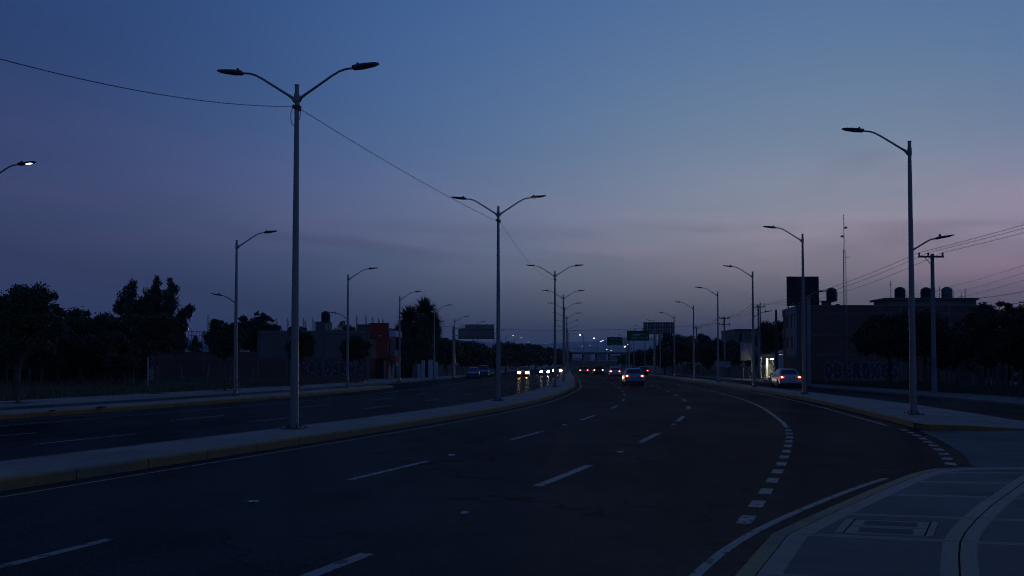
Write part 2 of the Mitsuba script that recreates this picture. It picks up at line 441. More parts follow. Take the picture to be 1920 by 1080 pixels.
exit_line = Curve([(1.0, 5.5), (2.6, 9.6), (3.04, 10.64), (3.89, 12.81), (4.69, 14.91), (5.44, 16.97), (6.52, 20.12), (7.68, 23.66), (8.25, 26.07), (9.15, 29.96), (10.66, 37.07), (12.11, 46.22), (13.6, 60), (14.9, 78), (17.0, 110), (21.4, 170), (27.5, 260), (38.5, 420)], 2)
left_lane_one = Curve([(-21.5, -4), (-16.6, 10), (-12.61, 21.08), (-11.78, 23.16), (-10.74, 27.08), (-9.83, 29.96), (-8.72, 35.04), (-8.1, 37.6), (-7.2, 41.7), (-6.6, 44.2), (-5.9, 48.6), (-4.7, 56.5), (-2.6, 75), (0.2, 110), (2.6, 150), (6.3, 215), (12.0, 290), (21.5, 420)], 3)
left_lane_two = Curve([(-18.5, -4), (-13.9, 9), (-10.34, 19.42), (-9.28, 22.53), (-7.96, 26.32), (-7.1, 29.34), (-6.0, 33.53), (-5.25, 36.6), (-4.35, 41.1), (-3.8, 44.1), (-2.9, 49), (-1.6, 57.5), (0.5, 75), (3.0, 110), (5.2, 150), (9.0, 215), (14.6, 290), (24.5, 420)], 3)
left_edge = Curve([(-24.0, -4), (-18.8, 12), (-14.65, 24.6), (-12.65, 31.5), (-10.3, 40), (-8.6, 48.8), (-6.75, 62.7), (-5.3, 80), (-3.2, 110), (-0.8, 150), (3.0, 215), (9.0, 290), (18.5, 420)], 3)

ROAD_END = 418.0
# ground: one sheet out to the horizon
gx = np.r_[-12000, -6000, -3000, -1200, -500, -200, -90, 0, 90, 200, 500, 1200, 3000, 6000, 12000]
gy = np.r_[-1500, -400, -100, 0, 100, 250, 420, 700, 1500, 3000, 7000, 12500]
gv = np.array([[x, y, -0.06] for y in gy for x in gx])
gf = []
for j in range(len(gy) - 1):
    for i in range(len(gx) - 1):
        a = j * len(gx) + i
        gf += [[a, a + 1, a + len(gx) + 1], [a, a + len(gx) + 1, a + len(gx)]]
struct('ground', trimesh.Trimesh(gv, gf, process=False), 'earth')

left_line, right_line = left_kerb.piece(0, left_kerb.length - 1, 2.0), right_kerb.piece(0, right_kerb.length - 1, 2.0)
road_poly = Polygon([(-45, -12), *map(tuple, left_line), *map(tuple, right_line[::-1]), (30, -12)])
road = struct('road', flat(road_poly, 0.0), 'asphalt')


# painted markings, each a part of the road
def dashes(curve, anchor_y, n_back, n_fwd, dash, period, width, name='lane_dash', bsdf='marking_white', z=0.004):
    s0 = curve.s_of_y(anchor_y)
    for i in range(-n_back, n_fwd):
        a = s0 + i * period
        if a < 0.5 or a + dash > curve.length - 1:
            continue
        part(road, name, strip(curve, a, a + dash, -width / 2, width / 2, z), bsdf)


dashes(lane_one, 13.05, 2, 26, 2.7, 7.38, 0.13)
dashes(lane_two, 12.36, 2, 26, 2.75, 7.45, 0.15)
dashes(left_lane_one, 26.95, 4, 22, 3.0, 8.1, 0.12)
dashes(left_lane_two, 26.32, 4, 22, 3.1, 7.95, 0.12)
for cy in (16.6, 24.9):        # worn reflective studs between the dashes
    q = lane_one.at(lane_one.s_of_y(cy))
    part(road, 'stud', bx(q[0] - 0.06, q[0] + 0.06, q[1] - 0.05, q[1] + 0.05, 0.0, 0.018), 'plate_white')
q = lane_two.at(lane_two.s_of_y(17.2))
part(road, 'stud', bx(q[0] - 0.06, q[0] + 0.06, q[1] - 0.05, q[1] + 0.05, 0.0, 0.018), 'plate_white')
q = lane_two.at(lane_two.s_of_y(25.1))
part(road, 'stud', bx(q[0] - 0.06, q[0] + 0.06, q[1] - 0.05, q[1] + 0.05, 0.0, 0.018), 'plate_white')

s_end = exit_line.s_of_y(23.9)
part(road, 'exit_line', strip(exit_line, s_end, exit_line.length - 2, -0.06, 0.06, 0.004), 'marking_white')
sblk = exit_line.s_of_y(9.45)
k = 0
while sblk < s_end - 0.7:
    part(road, 'exit_block', strip(exit_line, sblk, sblk + 0.56, -0.085, 0.085, 0.004, 0.3), 'marking_white')
    sblk += 1.17
    k += 1
island_edge = island_front.offset(-0.55)
part(road, 'edge_line', strip(island_edge, 1.6, island_edge.length - 2, -0.05, 0.05, 0.004), 'marking_white')
# blocks that carry on from that line across the side entrance
entry = Curve([(7.62, 14.85), (7.95, 15.6), (8.47, 16.77), (9.04, 18.29), (9.63, 19.97), (10.22, 21.83), (10.6, 23.2), (10.95, 24.3)], 0.6)
s = 0.1
while s < entry.length - 0.6:
    part(road, 'entry_block', strip(entry, s, s + 0.42, -0.09, 0.09, 0.004, 0.2), 'marking_white')
    s += 0.93
part(road, 'yellow_edge_line', strip(median_right, 0.5, median_right.length - 2, 0.44, 0.52, 0.004), 'marking_yellow')
part(road, 'edge_line', strip(median_left, median_left.s_of_y(52), median_left.length - 2, -0.36, -0.28, 0.004), 'marking_white')
part(road, 'edge_line', strip(left_edge, 0.5, left_edge.length - 2, -0.05, 0.05, 0.004), 'marking_white')
part(road, 'shoulder_line', strip(verge_front, 0.5, verge_front.s_of_y(32.3), 0.72, 0.80, 0.004), 'marking_white')
# the painted wedge beside the median
wm = median_left
ws0, ws1 = wm.s_of_y(18.6), wm.s_of_y(24.6)
part(road, 'painted_wedge', trimesh.Trimesh(np.array([[*wm.at(ws0 + t * (ws1 - ws0)) + np.array([-1, 0.3]) * w, 0.004] for t, w in ((0, .1), (0, .16), (.35, .16), (.30, .55), (.62, .20), (.62, .40), (1, .22), (1, .30))]),
                                             [[0, 2, 1], [1, 2, 3], [2, 4, 3], [3, 4, 5], [4, 6, 5], [5, 6, 7]], process=False), 'marking_white')
apron_poly = Polygon([(10.8, 22.7), (10.35, 21.2), (9.75, 19.33), (9.35, 18.2), (9.01, 17.23), (8.45, 15.9), (7.98, 14.9), (7.7, 13.55), (40, 13.2), (40, 24.5), (16.5, 23.9), (13.3, 23.4), (11.2, 22.95)])
struct('apron', flat(apron_poly, 0.008), 'concrete_apron')


KERB_R = [(0.0, 0.0), (0.0, 0.135), (-0.025, 0.165), (-0.15, 0.17), (-0.15, 0.0)]      # road to the right of the line
KERB_L = [(0.0, 0.0), (0.15, 0.0), (0.15, 0.17), (0.025, 0.165), (0.0, 0.135)]         # road to the left of the line


def kerb_run(owner, curve, s0, s1, prof, bsdf, pitch, joint=0.022, near=None):
    """kerb stones one by one up to arc length `near`, one long piece beyond"""
    s, lim = s0, (near if near is not None else s1)
    while s < min(lim, s1) - 0.2:
        e = min(s + pitch, s1)
        part(owner, 'kerb_stone', band(curve, s, e - joint, prof), bsdf)
        s = e
    if s < s1 - 0.2:
        part(owner, 'kerb_run', band(curve, s, s1, prof, 1.5), bsdf)


def slab_run(owner, a, b, y0, y1, z, bsdf, pitch, near, inset=0.158, joint=0.010):
    """slabs between the lines a (left) and b (right)"""
    ys = np.arange(y0, y1, pitch)
    for i, y in enumerate(ys):
        e = min(y + pitch, y1)
        if y > near:
            e = y1
        n = max(3, int((e - y) / 0.8) + 2)
        yy = np.linspace(y, e - joint, n)
        L = [a.at(a.s_of_y(v)) for v in yy]
        R = [b.at(b.s_of_y(v)) for v in yy]
        tl, tr = [a.tangent(a.s_of_y(v)) for v in yy], [b.tangent(b.s_of_y(v)) for v in yy]
        L = [p + inset * np.array([t[1], -t[0]]) for p, t in zip(L, tl)]
        R = [p - inset * np.array([t[1], -t[0]]) for p, t in zip(R, tr)]
        V, F = [], []
        for l, r in zip(L, R):
            V += [[*l, z], [*r, z], [*r, 0.0], [*l, 0.0]]
        for q in range(n - 1):
            c = 4 * q
            for u in range(4):
                w = (u + 1) % 4
                F += [[c + u, c + w, c + 4 + w], [c + u, c + 4 + w, c + 4 + u]]
        F += [[0, 3, 2], [0, 2, 1], [4 * n - 4, 4 * n - 3, 4 * n - 2], [4 * n - 4, 4 * n - 2, 4 * n - 1]]
        m = trimesh.Trimesh(np.array(V), F, process=False)
        trimesh.repair.fix_normals(m)
        part(owner, 'slab' if y <= near else 'slab_run', m, bsdf)
        if y > near:
            break


# the median between the carriageways
median = struct('median')
kerb_run(median, median_right, 1.0, median_right.length - 2, KERB_R, 'kerb_faded', 1.5, near=median_right.s_of_y(75))
kerb_run(median, median_left, 1.0, median_left.length - 2, KERB_L, 'kerb_concrete', 1.5, near=median_left.s_of_y(60))
slab_run(median, median_left, median_right, -6.0, 415.0, 0.168, 'concrete', 3.0, 80)
# the narrow verge between the left carriageway and its service road, with a rounded nose
verge = struct('verge')
sv = verge_front.s_of_y(65.0)
kerb_run(verge, verge_front, 1.0, sv, KERB_R, 'kerb_yellow', 1.5)
kerb_run(verge, verge_back, 1.0, verge_back.s_of_y(66.0), KERB_L, 'kerb_concrete', 3.0)
slab_run(verge, verge_back, verge_front, -3.0, 65.0, 0.168, 'concrete', 3.0, 200)
pf, pb = verge_front.at(sv), verge_back.at(verge_back.s_of_y(66.0))
mid = (pf + pb) / 2
d = verge_front.tangent(sv - 1)
w = np.linalg.norm(pf - pb) / 2
nose = Polygon([tuple(pf)] + [tuple(mid + (pf - mid) * math.cos(a) + d * w * 1.5 * math.sin(a)) for a in np.linspace(0.1, math.pi - 0.1, 14)] + [tuple(pb)])
part(verge, 'kerb_nose', extrude(nose.difference(nose.buffer(-0.15)), 0, 0.166), 'kerb_yellow')
part(verge, 'nose_slab', extrude(nose.buffer(-0.156), 0, 0.164), 'concrete')
# pavement on the far left
pavement_left = struct('pavement')
kerb_run(pavement_left, left_kerb, 1.0, left_kerb.length - 2, KERB_L[:1] + [(-0.15, 0.0), (-0.15, 0.15), (-0.02, 0.15), (0.0, 0.13)], 'kerb_concrete', 3.0, near=left_kerb.s_of_y(110))
slab_run(pavement_left, left_back, left_kerb, -3.0, 415.0, 0.148, 'concrete', 3.0, 110)
# traffic island with the lamp posts on the right, kerb dropping to the side entrance at its near end
island = struct('traffic_island')
kerb_run(island, island_front, 0.9, island_front.length - 2, KERB_L, 'kerb_faded', 1.5, near=island_front.s_of_y(95))
kerb_run(island, island_back, island_back.s_of_y(24.7), island_back.length - 2, KERB_R, 'kerb_concrete', 3.0, near=island_back.s_of_y(95))
slab_run(island, island_front, island_back, 24.6, 415.0, 0.168, 'concrete', 3.0, 95)
# near end: the top falls from kerb height at the corner to the level of the entrance
A, B_, C_, D_ = np.array([11.02, 23.35]), np.array([11.12, 22.86]), np.array([14.45, 22.9]), np.array([14.63, 24.59])
E_ = np.array([11.32, 24.59])
ramp = trimesh.Trimesh(np.array([[*A, .168], [*B_, .165], [*(B_ + [1.0, .02]), .145], [*(B_ + [2.1, .04]), .07], [*C_, .012], [*D_, .166], [*E_, .168],
                                 [*A, 0], [*B_, 0], [*(B_ + [1.0, .02]), 0], [*(B_ + [2.1, .04]), 0], [*C_, 0]]),
                       [[0, 1, 2], [0, 2, 6], [6, 2, 3], [6, 3, 5], [5, 3, 4], [7, 8, 1], [7, 1, 0]], process=False)
part(island, 'ramp_slab', ramp, 'concrete')
endk = trimesh.Trimesh(np.array([[10.98, 22.84, 0], [11.1, 22.72, 0], [12.1, 22.74, 0], [13.2, 22.78, 0], [14.4, 22.8, 0], [10.98, 22.84, .168], [11.1, 22.72, .166], [12.1, 22.74, .14], [13.2, 22.78, .068], [14.4, 22.8, .014],
                                 [11.02, 23.5, .17], [11.16, 22.86, .168], [12.12, 22.88, .147], [13.22, 22.9, .073], [14.45, 22.9, .016]]),
                       [[0, 1, 6], [0, 6, 5], [1, 2, 7], [1, 7, 6], [2, 3, 8], [2, 8, 7], [3, 4, 9], [3, 9, 8], [5, 6, 11], [5, 11, 10], [6, 7, 12], [6, 12, 11], [7, 8, 13], [7, 13, 12], [8, 9, 14], [8, 14, 13]], process=False)
part(island, 'dropped_kerb', endk, 'kerb_yellow')
# pavement on the far right, behind the service road
pavement_right = struct('pavement')
kerb_run(pavement_right, right_kerb, 1.0, right_kerb.length - 2, [(0.0, 0.0), (0.15, 0.0), (0.15, 0.15), (0.02, 0.15), (0.0, 0.13)], 'kerb_concrete', 3.0, near=right_kerb.s_of_y(110))
slab_run(pavement_right, right_kerb, right_back, 10.0, 415.0, 0.148, 'concrete_dark', 3.0, 110)

# ------------------------------------------------------------------ the street corner the camera stands on
corner = struct('pavement')
kerb_pts = [(-0.6, -2.0), (0.55, 3.2), (1.15, 5.1), (1.67, 6.53), (2.47, 8.19), (3.10, 9.06), (3.64, 9.77), (4.55, 10.98), (5.47, 12.15), (5.85, 12.62), (6.19, 12.98), (6.56, 13.28), (7.0, 13.46), (7.4, 13.53), (8.2, 13.56), (14.0, 13.5), (24.0, 13.3)]
kp = np.array(kerb_pts)
inner = []
for i in range(len(kp)):
    t = kp[min(i + 1, len(kp) - 1)] - kp[max(i - 1, 0)]
    t = t / np.linalg.norm(t)
    inner.append(kp[i] + 0.15 * np.array([t[1], -t[0]]))
inner = np.array(inner)


def kerb_piece(i, t0, t1, drop=0.0):
    o0, o1 = kp[i] + (kp[i + 1] - kp[i]) * t0, kp[i] + (kp[i + 1] - kp[i]) * t1
    n0, n1 = inner[i] + (inner[i + 1] - inner[i]) * t0, inner[i] + (inner[i + 1] - inner[i]) * t1
    u0, u1 = (n0 - o0) * 0.14, (n1 - o1) * 0.14
    V = []
    for o, n, u in ((o0, n0, u0), (o1, n1, u1)):
        V += [[*o, 0], [*o, .128], [*(o + u), .150], [*n, .150], [*n, 0]]
    F = []
    for j in range(5):
        q = (j + 1) % 5
        F += [[j, 5 + j, 5 + q], [j, 5 + q, q]]
    F += [[0, 1, 2], [0, 2, 3], [0, 3, 4], [5, 7, 6], [5, 8, 7], [5, 9, 8]]
    m = trimesh.Trimesh(np.array(V), F, process=False)
    trimesh.repair.fix_normals(m)
    return m


for i in range(len(kp) - 1):
    ln = np.linalg.norm(kp[i + 1] - kp[i])
    n = max(1, int(round(ln / (0.46 if kp[i][1] < 8 else 1.3))))
    for j in range(n):
        g0 = 0.004 / ln if kp[i][1] < 8 else 0.003 / ln
        part(corner, 'kerb_stone', kerb_piece(i, j / n + g0, (j + 1) / n - g0), 'kerb_corner' if i < 11 else 'kerb_concrete')
white_edge = Curve([(-0.7, 1.0), (0.72, 5.2), (1.50, 7.14), (2.08, 8.31), (3.02, 9.73), (4.32, 11.46), (5.30, 12.72), (5.75, 13.25), (6.2, 13.7)], 0.8)
part(road, 'corner_edge_line', strip(white_edge, 0.3, white_edge.length - 0.3, -0.048, 0.048, 0.004, 0.3), 'marking_white')

pave = Polygon([*map(tuple, inner + 0.012 * (inner - kp) / 0.15), (24, -2), (24, -6), (-1.2, -6)]).buffer(0)
rows = [((7.26, 13.60), (24.0, 13.40)), ((5.9, 12.78), (24.0, 12.3)), ((5.2, 11.84), (24.0, 8.1)), ((4.2, 10.72), (24.0, 6.2)), ((3.3, 9.30), (24.0, 5.9)), ((2.3, 8.25), (24.0, 3.2)), ((1.4, 6.70), (24.0, 4.9)), ((0.6, 5.25), (24.0, 2.6)), ((-0.4, 2.6), (24.0, 0.6)), ((-2, -6), (24, -6))]
# the joints above are the lines across the slabs; here they are kept from crossing each other to the right of the frame
rows = [((a[0], a[1]), (a[0] + 20.0, a[1] + k * 20.0)) for (a, b), k in zip(rows, (-0.012, -0.035, -0.15, -0.21, -0.225, -0.25, -0.24, -0.24, -0.24, -0.2))]
groove = LineString([(2.9, 4.6), (3.12, 5.6), (3.4, 6.53), (3.77, 7.25), (4.07, 7.80), (4.35, 8.24), (4.84, 8.94), (5.57, 9.92), (6.2, 10.71), (7.01, 11.74), (8.2, 13.2), (8.6, 13.7)])
lid_box = Polygon([(3.48, 8.95), (4.35, 8.75), (3.94, 8.04), (3.08, 8.22)])
for i in range(len(rows) - 1):
    (a0, a1), (b0, b1) = rows[i], rows[i + 1]
    ext = lambda p, q, t: (p[0] + (q[0] - p[0]) * t, p[1] + (q[1] - p[1]) * t)
    quad = Polygon([ext(a0, a1, -0.3), ext(a0, a1, 1.2), ext(b0, b1, 1.2), ext(b0, b1, -0.3)]).buffer(-0.006)
    cell = pave.intersection(quad)
    for g in getattr(cell.difference(groove.buffer(0.008)), 'geoms', [cell]):
        if g.geom_type != 'Polygon' or g.area < 0.05:
            continue
        main = g.buffer(-0.055).difference(groove.buffer(0.135)).difference(pave.exterior.buffer(0.17))
        rim = g.difference(main)
        key = part(corner, 'slab', extrude(main.difference(lid_box.buffer(0.006)), 0.0, 0.148), 'concrete_near')
        part(key, 'trowelled_edge', extrude(rim.difference(lid_box.buffer(0.006)), 0.0, 0.1485), 'concrete_trowelled')
# precast service box set in the slab: two lids between two lighter strips
sb = thing('service_box', 'rectangular concrete service box cover with two lids set in the corner pavement', 'utility cover')
L0, L1, R1, R0 = np.array([3.57, 8.93]), np.array([3.16, 8.20]), np.array([3.86, 8.04]), np.array([4.28, 8.77])
M0, M1 = L0 + (L1 - L0) * 0.5, R0 + (R1 - R0) * 0.5
part(sb, 'side_strip', extrude(Polygon([(3.48, 8.95), tuple(L0 - [.008, -.002]), tuple(L1 - [.008, -.002]), (3.08, 8.22)]), 0.0, 0.1495), 'concrete_trowelled')
part(sb, 'side_strip', extrude(Polygon([tuple(R0 + [.008, -.002]), (4.35, 8.75), (3.94, 8.04), tuple(R1 + [.008, -.002])]), 0.0, 0.1495), 'concrete_trowelled')
for a, b, c, e in ((L0, R0, M1, M0), (M0, M1, R1, L1)):
    lid = Polygon([tuple(a), tuple(b), tuple(c), tuple(e)]).buffer(-0.009)
    k = part(sb, 'lid', extrude(lid, 0.0, 0.147), 'concrete_trowelled')
    pan = lid.buffer(-0.05)
    cx = pan.centroid
    from shapely import affinity
    part(k, 'rough_panel', extrude(affinity.scale(pan, 0.82, 0.92), 0.147, 0.1485), 'concrete_dark')

# ------------------------------------------------------------------ plots beside the road
lot_left = Polygon([*map(tuple, left_back.piece(0, left_back.length - 1, 2.0)), (-300, 418), (-300, -10)])
lot_right = Polygon([*map(tuple, right_back.piece(0, right_back.length - 1, 2.0)), (330, 418), (330, -10)])
struct('plot', flat(lot_left, 0.12), 'earth')
struct('plot', flat(lot_right, 0.12), 'earth')


def blades(poly, n, hmin, hmax, seed, wide=0.03, z=0.11):
    r = np.random.default_rng(seed)
    x0, y0, x1, y1 = poly.bounds
    pts = []
    from shapely import contains_xy
    while len(pts) < n:
        c = np.c_[r.uniform(x0, x1, n), r.uniform(y0, y1, n)]
        c = c[contains_xy(poly, c[:, 0], c[:, 1])]
        keep = meshkit.fbm(np.c_[c * 0.35, np.zeros(len(c))], 3, seed) > r.uniform(0.25, 0.62, len(c))
        pts += list(c[keep])
    p = np.array(pts[:n])
    h = r.uniform(hmin, hmax, n) * (0.5 + meshkit.fbm(np.c_[p * 0.25, np.ones(n)], 3, seed + 1))
    a = r.uniform(0, 2 * np.pi, n)
    lean = r.uniform(0, 0.5, n) * h
    d = np.c_[np.cos(a), np.sin(a)]
    e = np.c_[-np.sin(a), np.cos(a)] * wide
    b = np.c_[p, np.full(n, z)]
    v = np.stack([b + np.c_[e, np.zeros(n)], b - np.c_[e, np.zeros(n)], b + np.c_[d * lean[:, None], h]], 1).reshape(-1, 3)
    return trimesh.Trimesh(v, np.arange(3 * n).reshape(-1, 3), process=False)


def stuff(name, mesh, bsdf, label, cat_):
    k = thing(name, label, cat_, kind='stuff')
    whole(k, mesh, bsdf)
    return k


lb = left_back.piece(left_back.s_of_y(22), left_back.s_of_y(86), 2.0)
stuff('dry_grass', blades(Polygon([*map(tuple, lb), (-40, 86), (-52, 22)]), 30000, 0.15, 0.6, 3), 'dry_grass', 'dry pale grass and weeds on the empty plot behind the left pavement', 'grass')
rb_ = right_back.piece(right_back.s_of_y(30), right_back.s_of_y(76), 2.0)
stuff('weeds', blades(Polygon([*map(tuple, rb_), (36, 76), (34, 30)]), 12000, 0.1, 0.4, 5), 'green_grass', 'dark weeds along the back of the right pavement below the brick wall', 'weeds')

# small litter on the road
for (x, y, w, a, lb_) in ((-3.28, 10.87, 0.13, 0.3, 'crumpled pale scrap of paper lying on the asphalt left of the lane dashes'), (-0.56, 10.04, 0.11, 1.2, 'pale scrap of paper lying between the two near lane dashes')):
    k = thing('paper_scrap', lb_, 'litter')
    gxs = np.linspace(-1, 1, 6)
    vv = np.array([[x + w * 0.5 * (i * math.cos(a) - j * 0.6 * math.sin(a)), y + w * 0.5 * (i * math.sin(a) + j * 0.6 * math.cos(a)), 0.006 + 0.03 * abs(math.sin(3 * i + 2 * j))] for j in gxs for i in gxs])
    ff = [t for r_ in range(5) for c_ in range(5) for t in ([r_ * 6 + c_, r_ * 6 + c_ + 1, r_ * 6 + c_ + 7], [r_ * 6 + c_, r_ * 6 + c_ + 7, r_ * 6 + c_ + 6])]
    whole(k, trimesh.Trimesh(vv, ff, process=False), 'plate_white')

for (x, y, w, lb_) in ((-15.7, 29.2, .16, 'small dark clump of litter on the yellow verge kerb near the left edge'), (-15.05, 31.4, .24, 'flat dark clump of leaves on the yellow verge kerb, farther from the left edge')):
    k = thing('leaf_litter', lb_, 'litter')
    rr = np.random.default_rng(int(w * 100))
    whole(k, cat([hull(np.c_[rr.normal(x, w * .4, 6), rr.normal(y, w * .3, 6), rr.uniform(.165, .165 + w * .35, 6)]) for _ in range(7)]), 'bark')
# far hills
for i, (y0, x0, x1, h0, sd) in enumerate(((5200, -5200, 5200, 130, 1), (8200, -8000, 8000, 240, 2))):
    xs = np.linspace(x0, x1, 120)
    prof = h0 * (0.55 + 0.9 * meshkit.fbm(np.c_[xs / 1400.0, np.zeros_like(xs), np.zeros_like(xs)], 4, sd))
    rowsv = []
    for t, hh in ((0, -0.2), (0.3, 0.35), (0.65, 0.8), (1.0, 1.0), (1.6, 0.5)):
        wob = meshkit.fbm(np.c_[xs / 480.0, np.full_like(xs, t * 3), np.zeros_like(xs)], 3, sd + 5)
        rowsv.append(np.c_[xs, y0 + t * 500 + 60 * wob, prof * hh * (0.85 + 0.3 * wob) if 0 < t < 1 else prof * hh])
    V = np.vstack(rowsv)
    F = [q for r_ in range(4) for c_ in range(119) for q in ([r_ * 120 + c_, r_ * 120 + c_ + 1, r_ * 120 + c_ + 121], [r_ * 120 + c_, r_ * 120 + c_ + 121, r_ * 120 + c_ + 120])]
    struct('hills', trimesh.Trimesh(V, F, process=False), 'hill_earth', True)

# ------------------------------------------------------------------ street lamps
ARM_PTS = np.array([(0.05, 0.0, -0.07), (0.13, 0.0, 0.01), (0.30, 0.0, 0.105), (0.62, 0.0, 0.282), (0.98, 0.0, 0.482), (1.20, 0.0, 0.588), (1.35, 0.0, 0.632), (1.47, 0.0, 0.648), (1.62, 0.0, 0.655)])
ARM_R = np.array([.060, .042, .032, .030, .028, .027, .026, .026, .026])


def head_mesh(k=1.0):
    """flat tapered lantern, 0.68 m long, starting at the arm's end"""
    P = []
    for x, w, lo, hi in ((0.0, .075, -.055, .050), (0.03, .10, -.066, .064), (.22, .145, -.060, .066), (.36, .15, -.048, .062), (.56, .13, -.026, .056), (.66, .10, -.004, .050), (.715, .05, .014, .030)):
        for s_ in (-1, 1):
            P += [(x, s_ * w, (lo + hi) / 2), (x, s_ * w * .8, hi), (x, s_ * w * .85, lo)]
    m = hull(P)
    m.apply_scale([k, k, k * .68])
    return m


def lens_mesh(depth, k=1.0):
    P = []
    for a in np.linspace(0, 2 * np.pi, 16, endpoint=False):
        P += [(.40 + .17 * math.cos(a), .10 * math.sin(a), -.034), (.40 + .155 * math.cos(a), .09 * math.sin(a), -.040 - depth * .5), (.40 + .09 * math.cos(a), .05 * math.sin(a), -.042 - depth)]
    m = hull(P)
    m.apply_scale([k, k, k * .68])
    return m


def to_arm_end(m, scale, tilt):
    m = m.copy()
    m.apply_transform(trimesh.transformations.rotation_matrix(-tilt, [0, 1, 0]))
    m.apply_translation(ARM_PTS[-1] * scale + [-0.03, 0, 0.01])
    return m


def mirrored(m):
    m = m.copy()
    m.apply_transform(np.diag([-1, 1, 1, 1]))
    return m


photocell = cat(cyl(.035, .035, .04, .10, 10, x=.14), cyl(.03, .012, .10, .12, 10, x=.14))
SETS = {}
for nm, sc, hk, tilt in (('upper', 0.91, 0.96, 0.09), ('lower', 0.50, 0.82, 0.15)):
    arm = tube(ARM_PTS * [sc, 1, 1.06 if nm == 'upper' else 0.55], ARM_R * (1 if nm == 'upper' else .9), 10)
    endscale = np.array([sc, 1, 1.06 if nm == 'upper' else 0.55])
    pieces = {'arm': arm, 'lamp_head': to_arm_end(head_mesh(hk), endscale, tilt), 'photocell': to_arm_end(photocell, endscale, tilt), 'lens': to_arm_end(lens_mesh(.012, hk), endscale, tilt), 'lit': to_arm_end(lens_mesh(.07, hk), endscale, tilt)}
    for side in ('right', 'left'):
        g = {k: (m if side == 'right' else mirrored(m)) for k, m in pieces.items()}
        if side == 'left':
            for m in g.values():
                trimesh.repair.fix_normals(m)
        SETS[nm, side] = {'arm': mikit.ply(g['arm'], 'mat_pole_metal', 40), 'lamp_head': mikit.ply(g['lamp_head'], 'mat_head_metal', 35), 'photocell': mikit.ply(g['photocell'], 'mat_head_metal', 35),
                          'lens': mikit.ply(g['lens'], 'mat_lens_dull', 50), 'lit': mikit.ply(g['lit'], 'mat_lens_dull', 50)}
plate = mikit.ply(cat(bx(-.26, .26, -.26, .26, 0, .028)), 'mat_dark_metal')
gussets = [mikit.ply(hull([(.10, -.008, .028), (.10, .008, .028), (.22, -.008, .028), (.22, .008, .028), (.10, -.008, .17), (.10, .008, .17)]).apply_transform(trimesh.transformations.rotation_matrix(a, [0, 0, 1])), 'mat_dark_metal') for a in np.radians([45, 135, 225, 315])]
bolts = [mikit.ply(cat(cyl(.016, .016, .028, .10, 8, x, y), cyl(.034, .034, .028, .06, 6, x, y)), 'mat_bolt_metal') for x in (-.2, .2) for y in (-.2, .2)]
pole_cache = {}


def pole_for(h):
    k = round(h, 2)
    if k not in pole_cache:
        n = 20
        prof = [(.112, 0.02), (.110, .30), (.107, .32), (.094, 2.6), (.076, 5.4), (.058, k - .62), (.053, k - .60), (.053, k - .02), (.0625, k - .02), (.0625, k), (.02, k + .01)]
        hatch = cat(bx(-.05, .05, -.123, -.10, .55, .90))
        pole_cache[k] = (mikit.ply(lathe(prof, n), 'mat_pole_metal', 40), mikit.ply(hatch, 'mat_pole_metal'), mikit.ply(lathe([(.066, k - .46), (.07, k - .45), (.07, k - .24), (.066, k - .23)], 16), 'mat_pole_metal', 40))
    return pole_cache[k]


def lamp_post(x, y, h, heading, arms, label, group=None, detail=2, lit=None, z=0.168, lit_colour=(5.0, 5.2, 5.2)):
    """arms: list of (side, 'upper' or 'lower', height of the joint)"""
    drop = 0.165                       # the heights given are above the road, the post stands on the kerb
    h, arms = h - drop, [(a, k, zj - drop) for a, k, zj in arms]
    t = thing('street_lamp', label, 'street lamp', group, (x, y, z), heading)
    pole, hatch, collar = pole_for(h)
    part(t, 'pole', pole)
    part(t, 'collar', collar)
    if detail > 0:
        part(t, 'base_plate', plate)
    if detail > 1:
        for g_ in gussets:
            part(t, 'gusset', g_)
        part(t, 'hatch', hatch)
        for b in bolts:
            part(t, 'bolt', b)
    for side, kind, zj in arms:
        S = SETS[kind, side]
        tw = place[t] @ T().translate([0, 0, zj])
        a = part(t, 'arm', {**S['arm'], 'to_world': tw})
        hd = part(t, 'lamp_head', {**S['lamp_head'], 'to_world': tw})
        if detail > 0:
            part(hd, 'photocell', {**S['photocell'], 'to_world': tw})
        on = lit is not None and (side, kind) in lit
        part(hd, 'lens', {**S['lit' if on and detail < 2 else 'lens'], 'to_world': tw}, label='lit lamp lens glowing white' if on else None, emit=lit_colour if on else None)
    return t


POSTS = {}
# median: two arms each
MED = [(-5.42, 21.3, 8.80), (-0.61, 37.8, 8.80), (3.14, 62.3, 8.62), (4.98, 82.5, 8.55), (6.25, 101.5, 8.7), (7.75, 121, 8.7), (9.0, 140, 8.7), (10.5, 161, 8.7), (12.0, 182, 8.7), (13.4, 204, 8.7)]
for i, (x, y, h) in enumerate(MED):
    hd = median_right.heading(y) * .4
    lab = ('double armed street lamp on the median, ' + ORD[i] + (' to the camera' if i == 0 else ' counting from the camera'))
    POSTS['m', i] = lamp_post(x, y, h, hd, [('left', 'upper', h - .33), ('right', 'upper', h - .33)], lab, 'street lamps on the median', 2 if i < 3 else (1 if i < 7 else 0),
                              lit=None)
# the post behind the camera that carries the cable
POSTS['m0'] = lamp_post(-11.3, 3.9, 8.8, median_right.heading(4), [('left', 'upper', 8.47), ('right', 'upper', 8.47)], 'double armed street lamp beyond the left edge of the view, holding the cable end', 'street lamps on the median', 1)
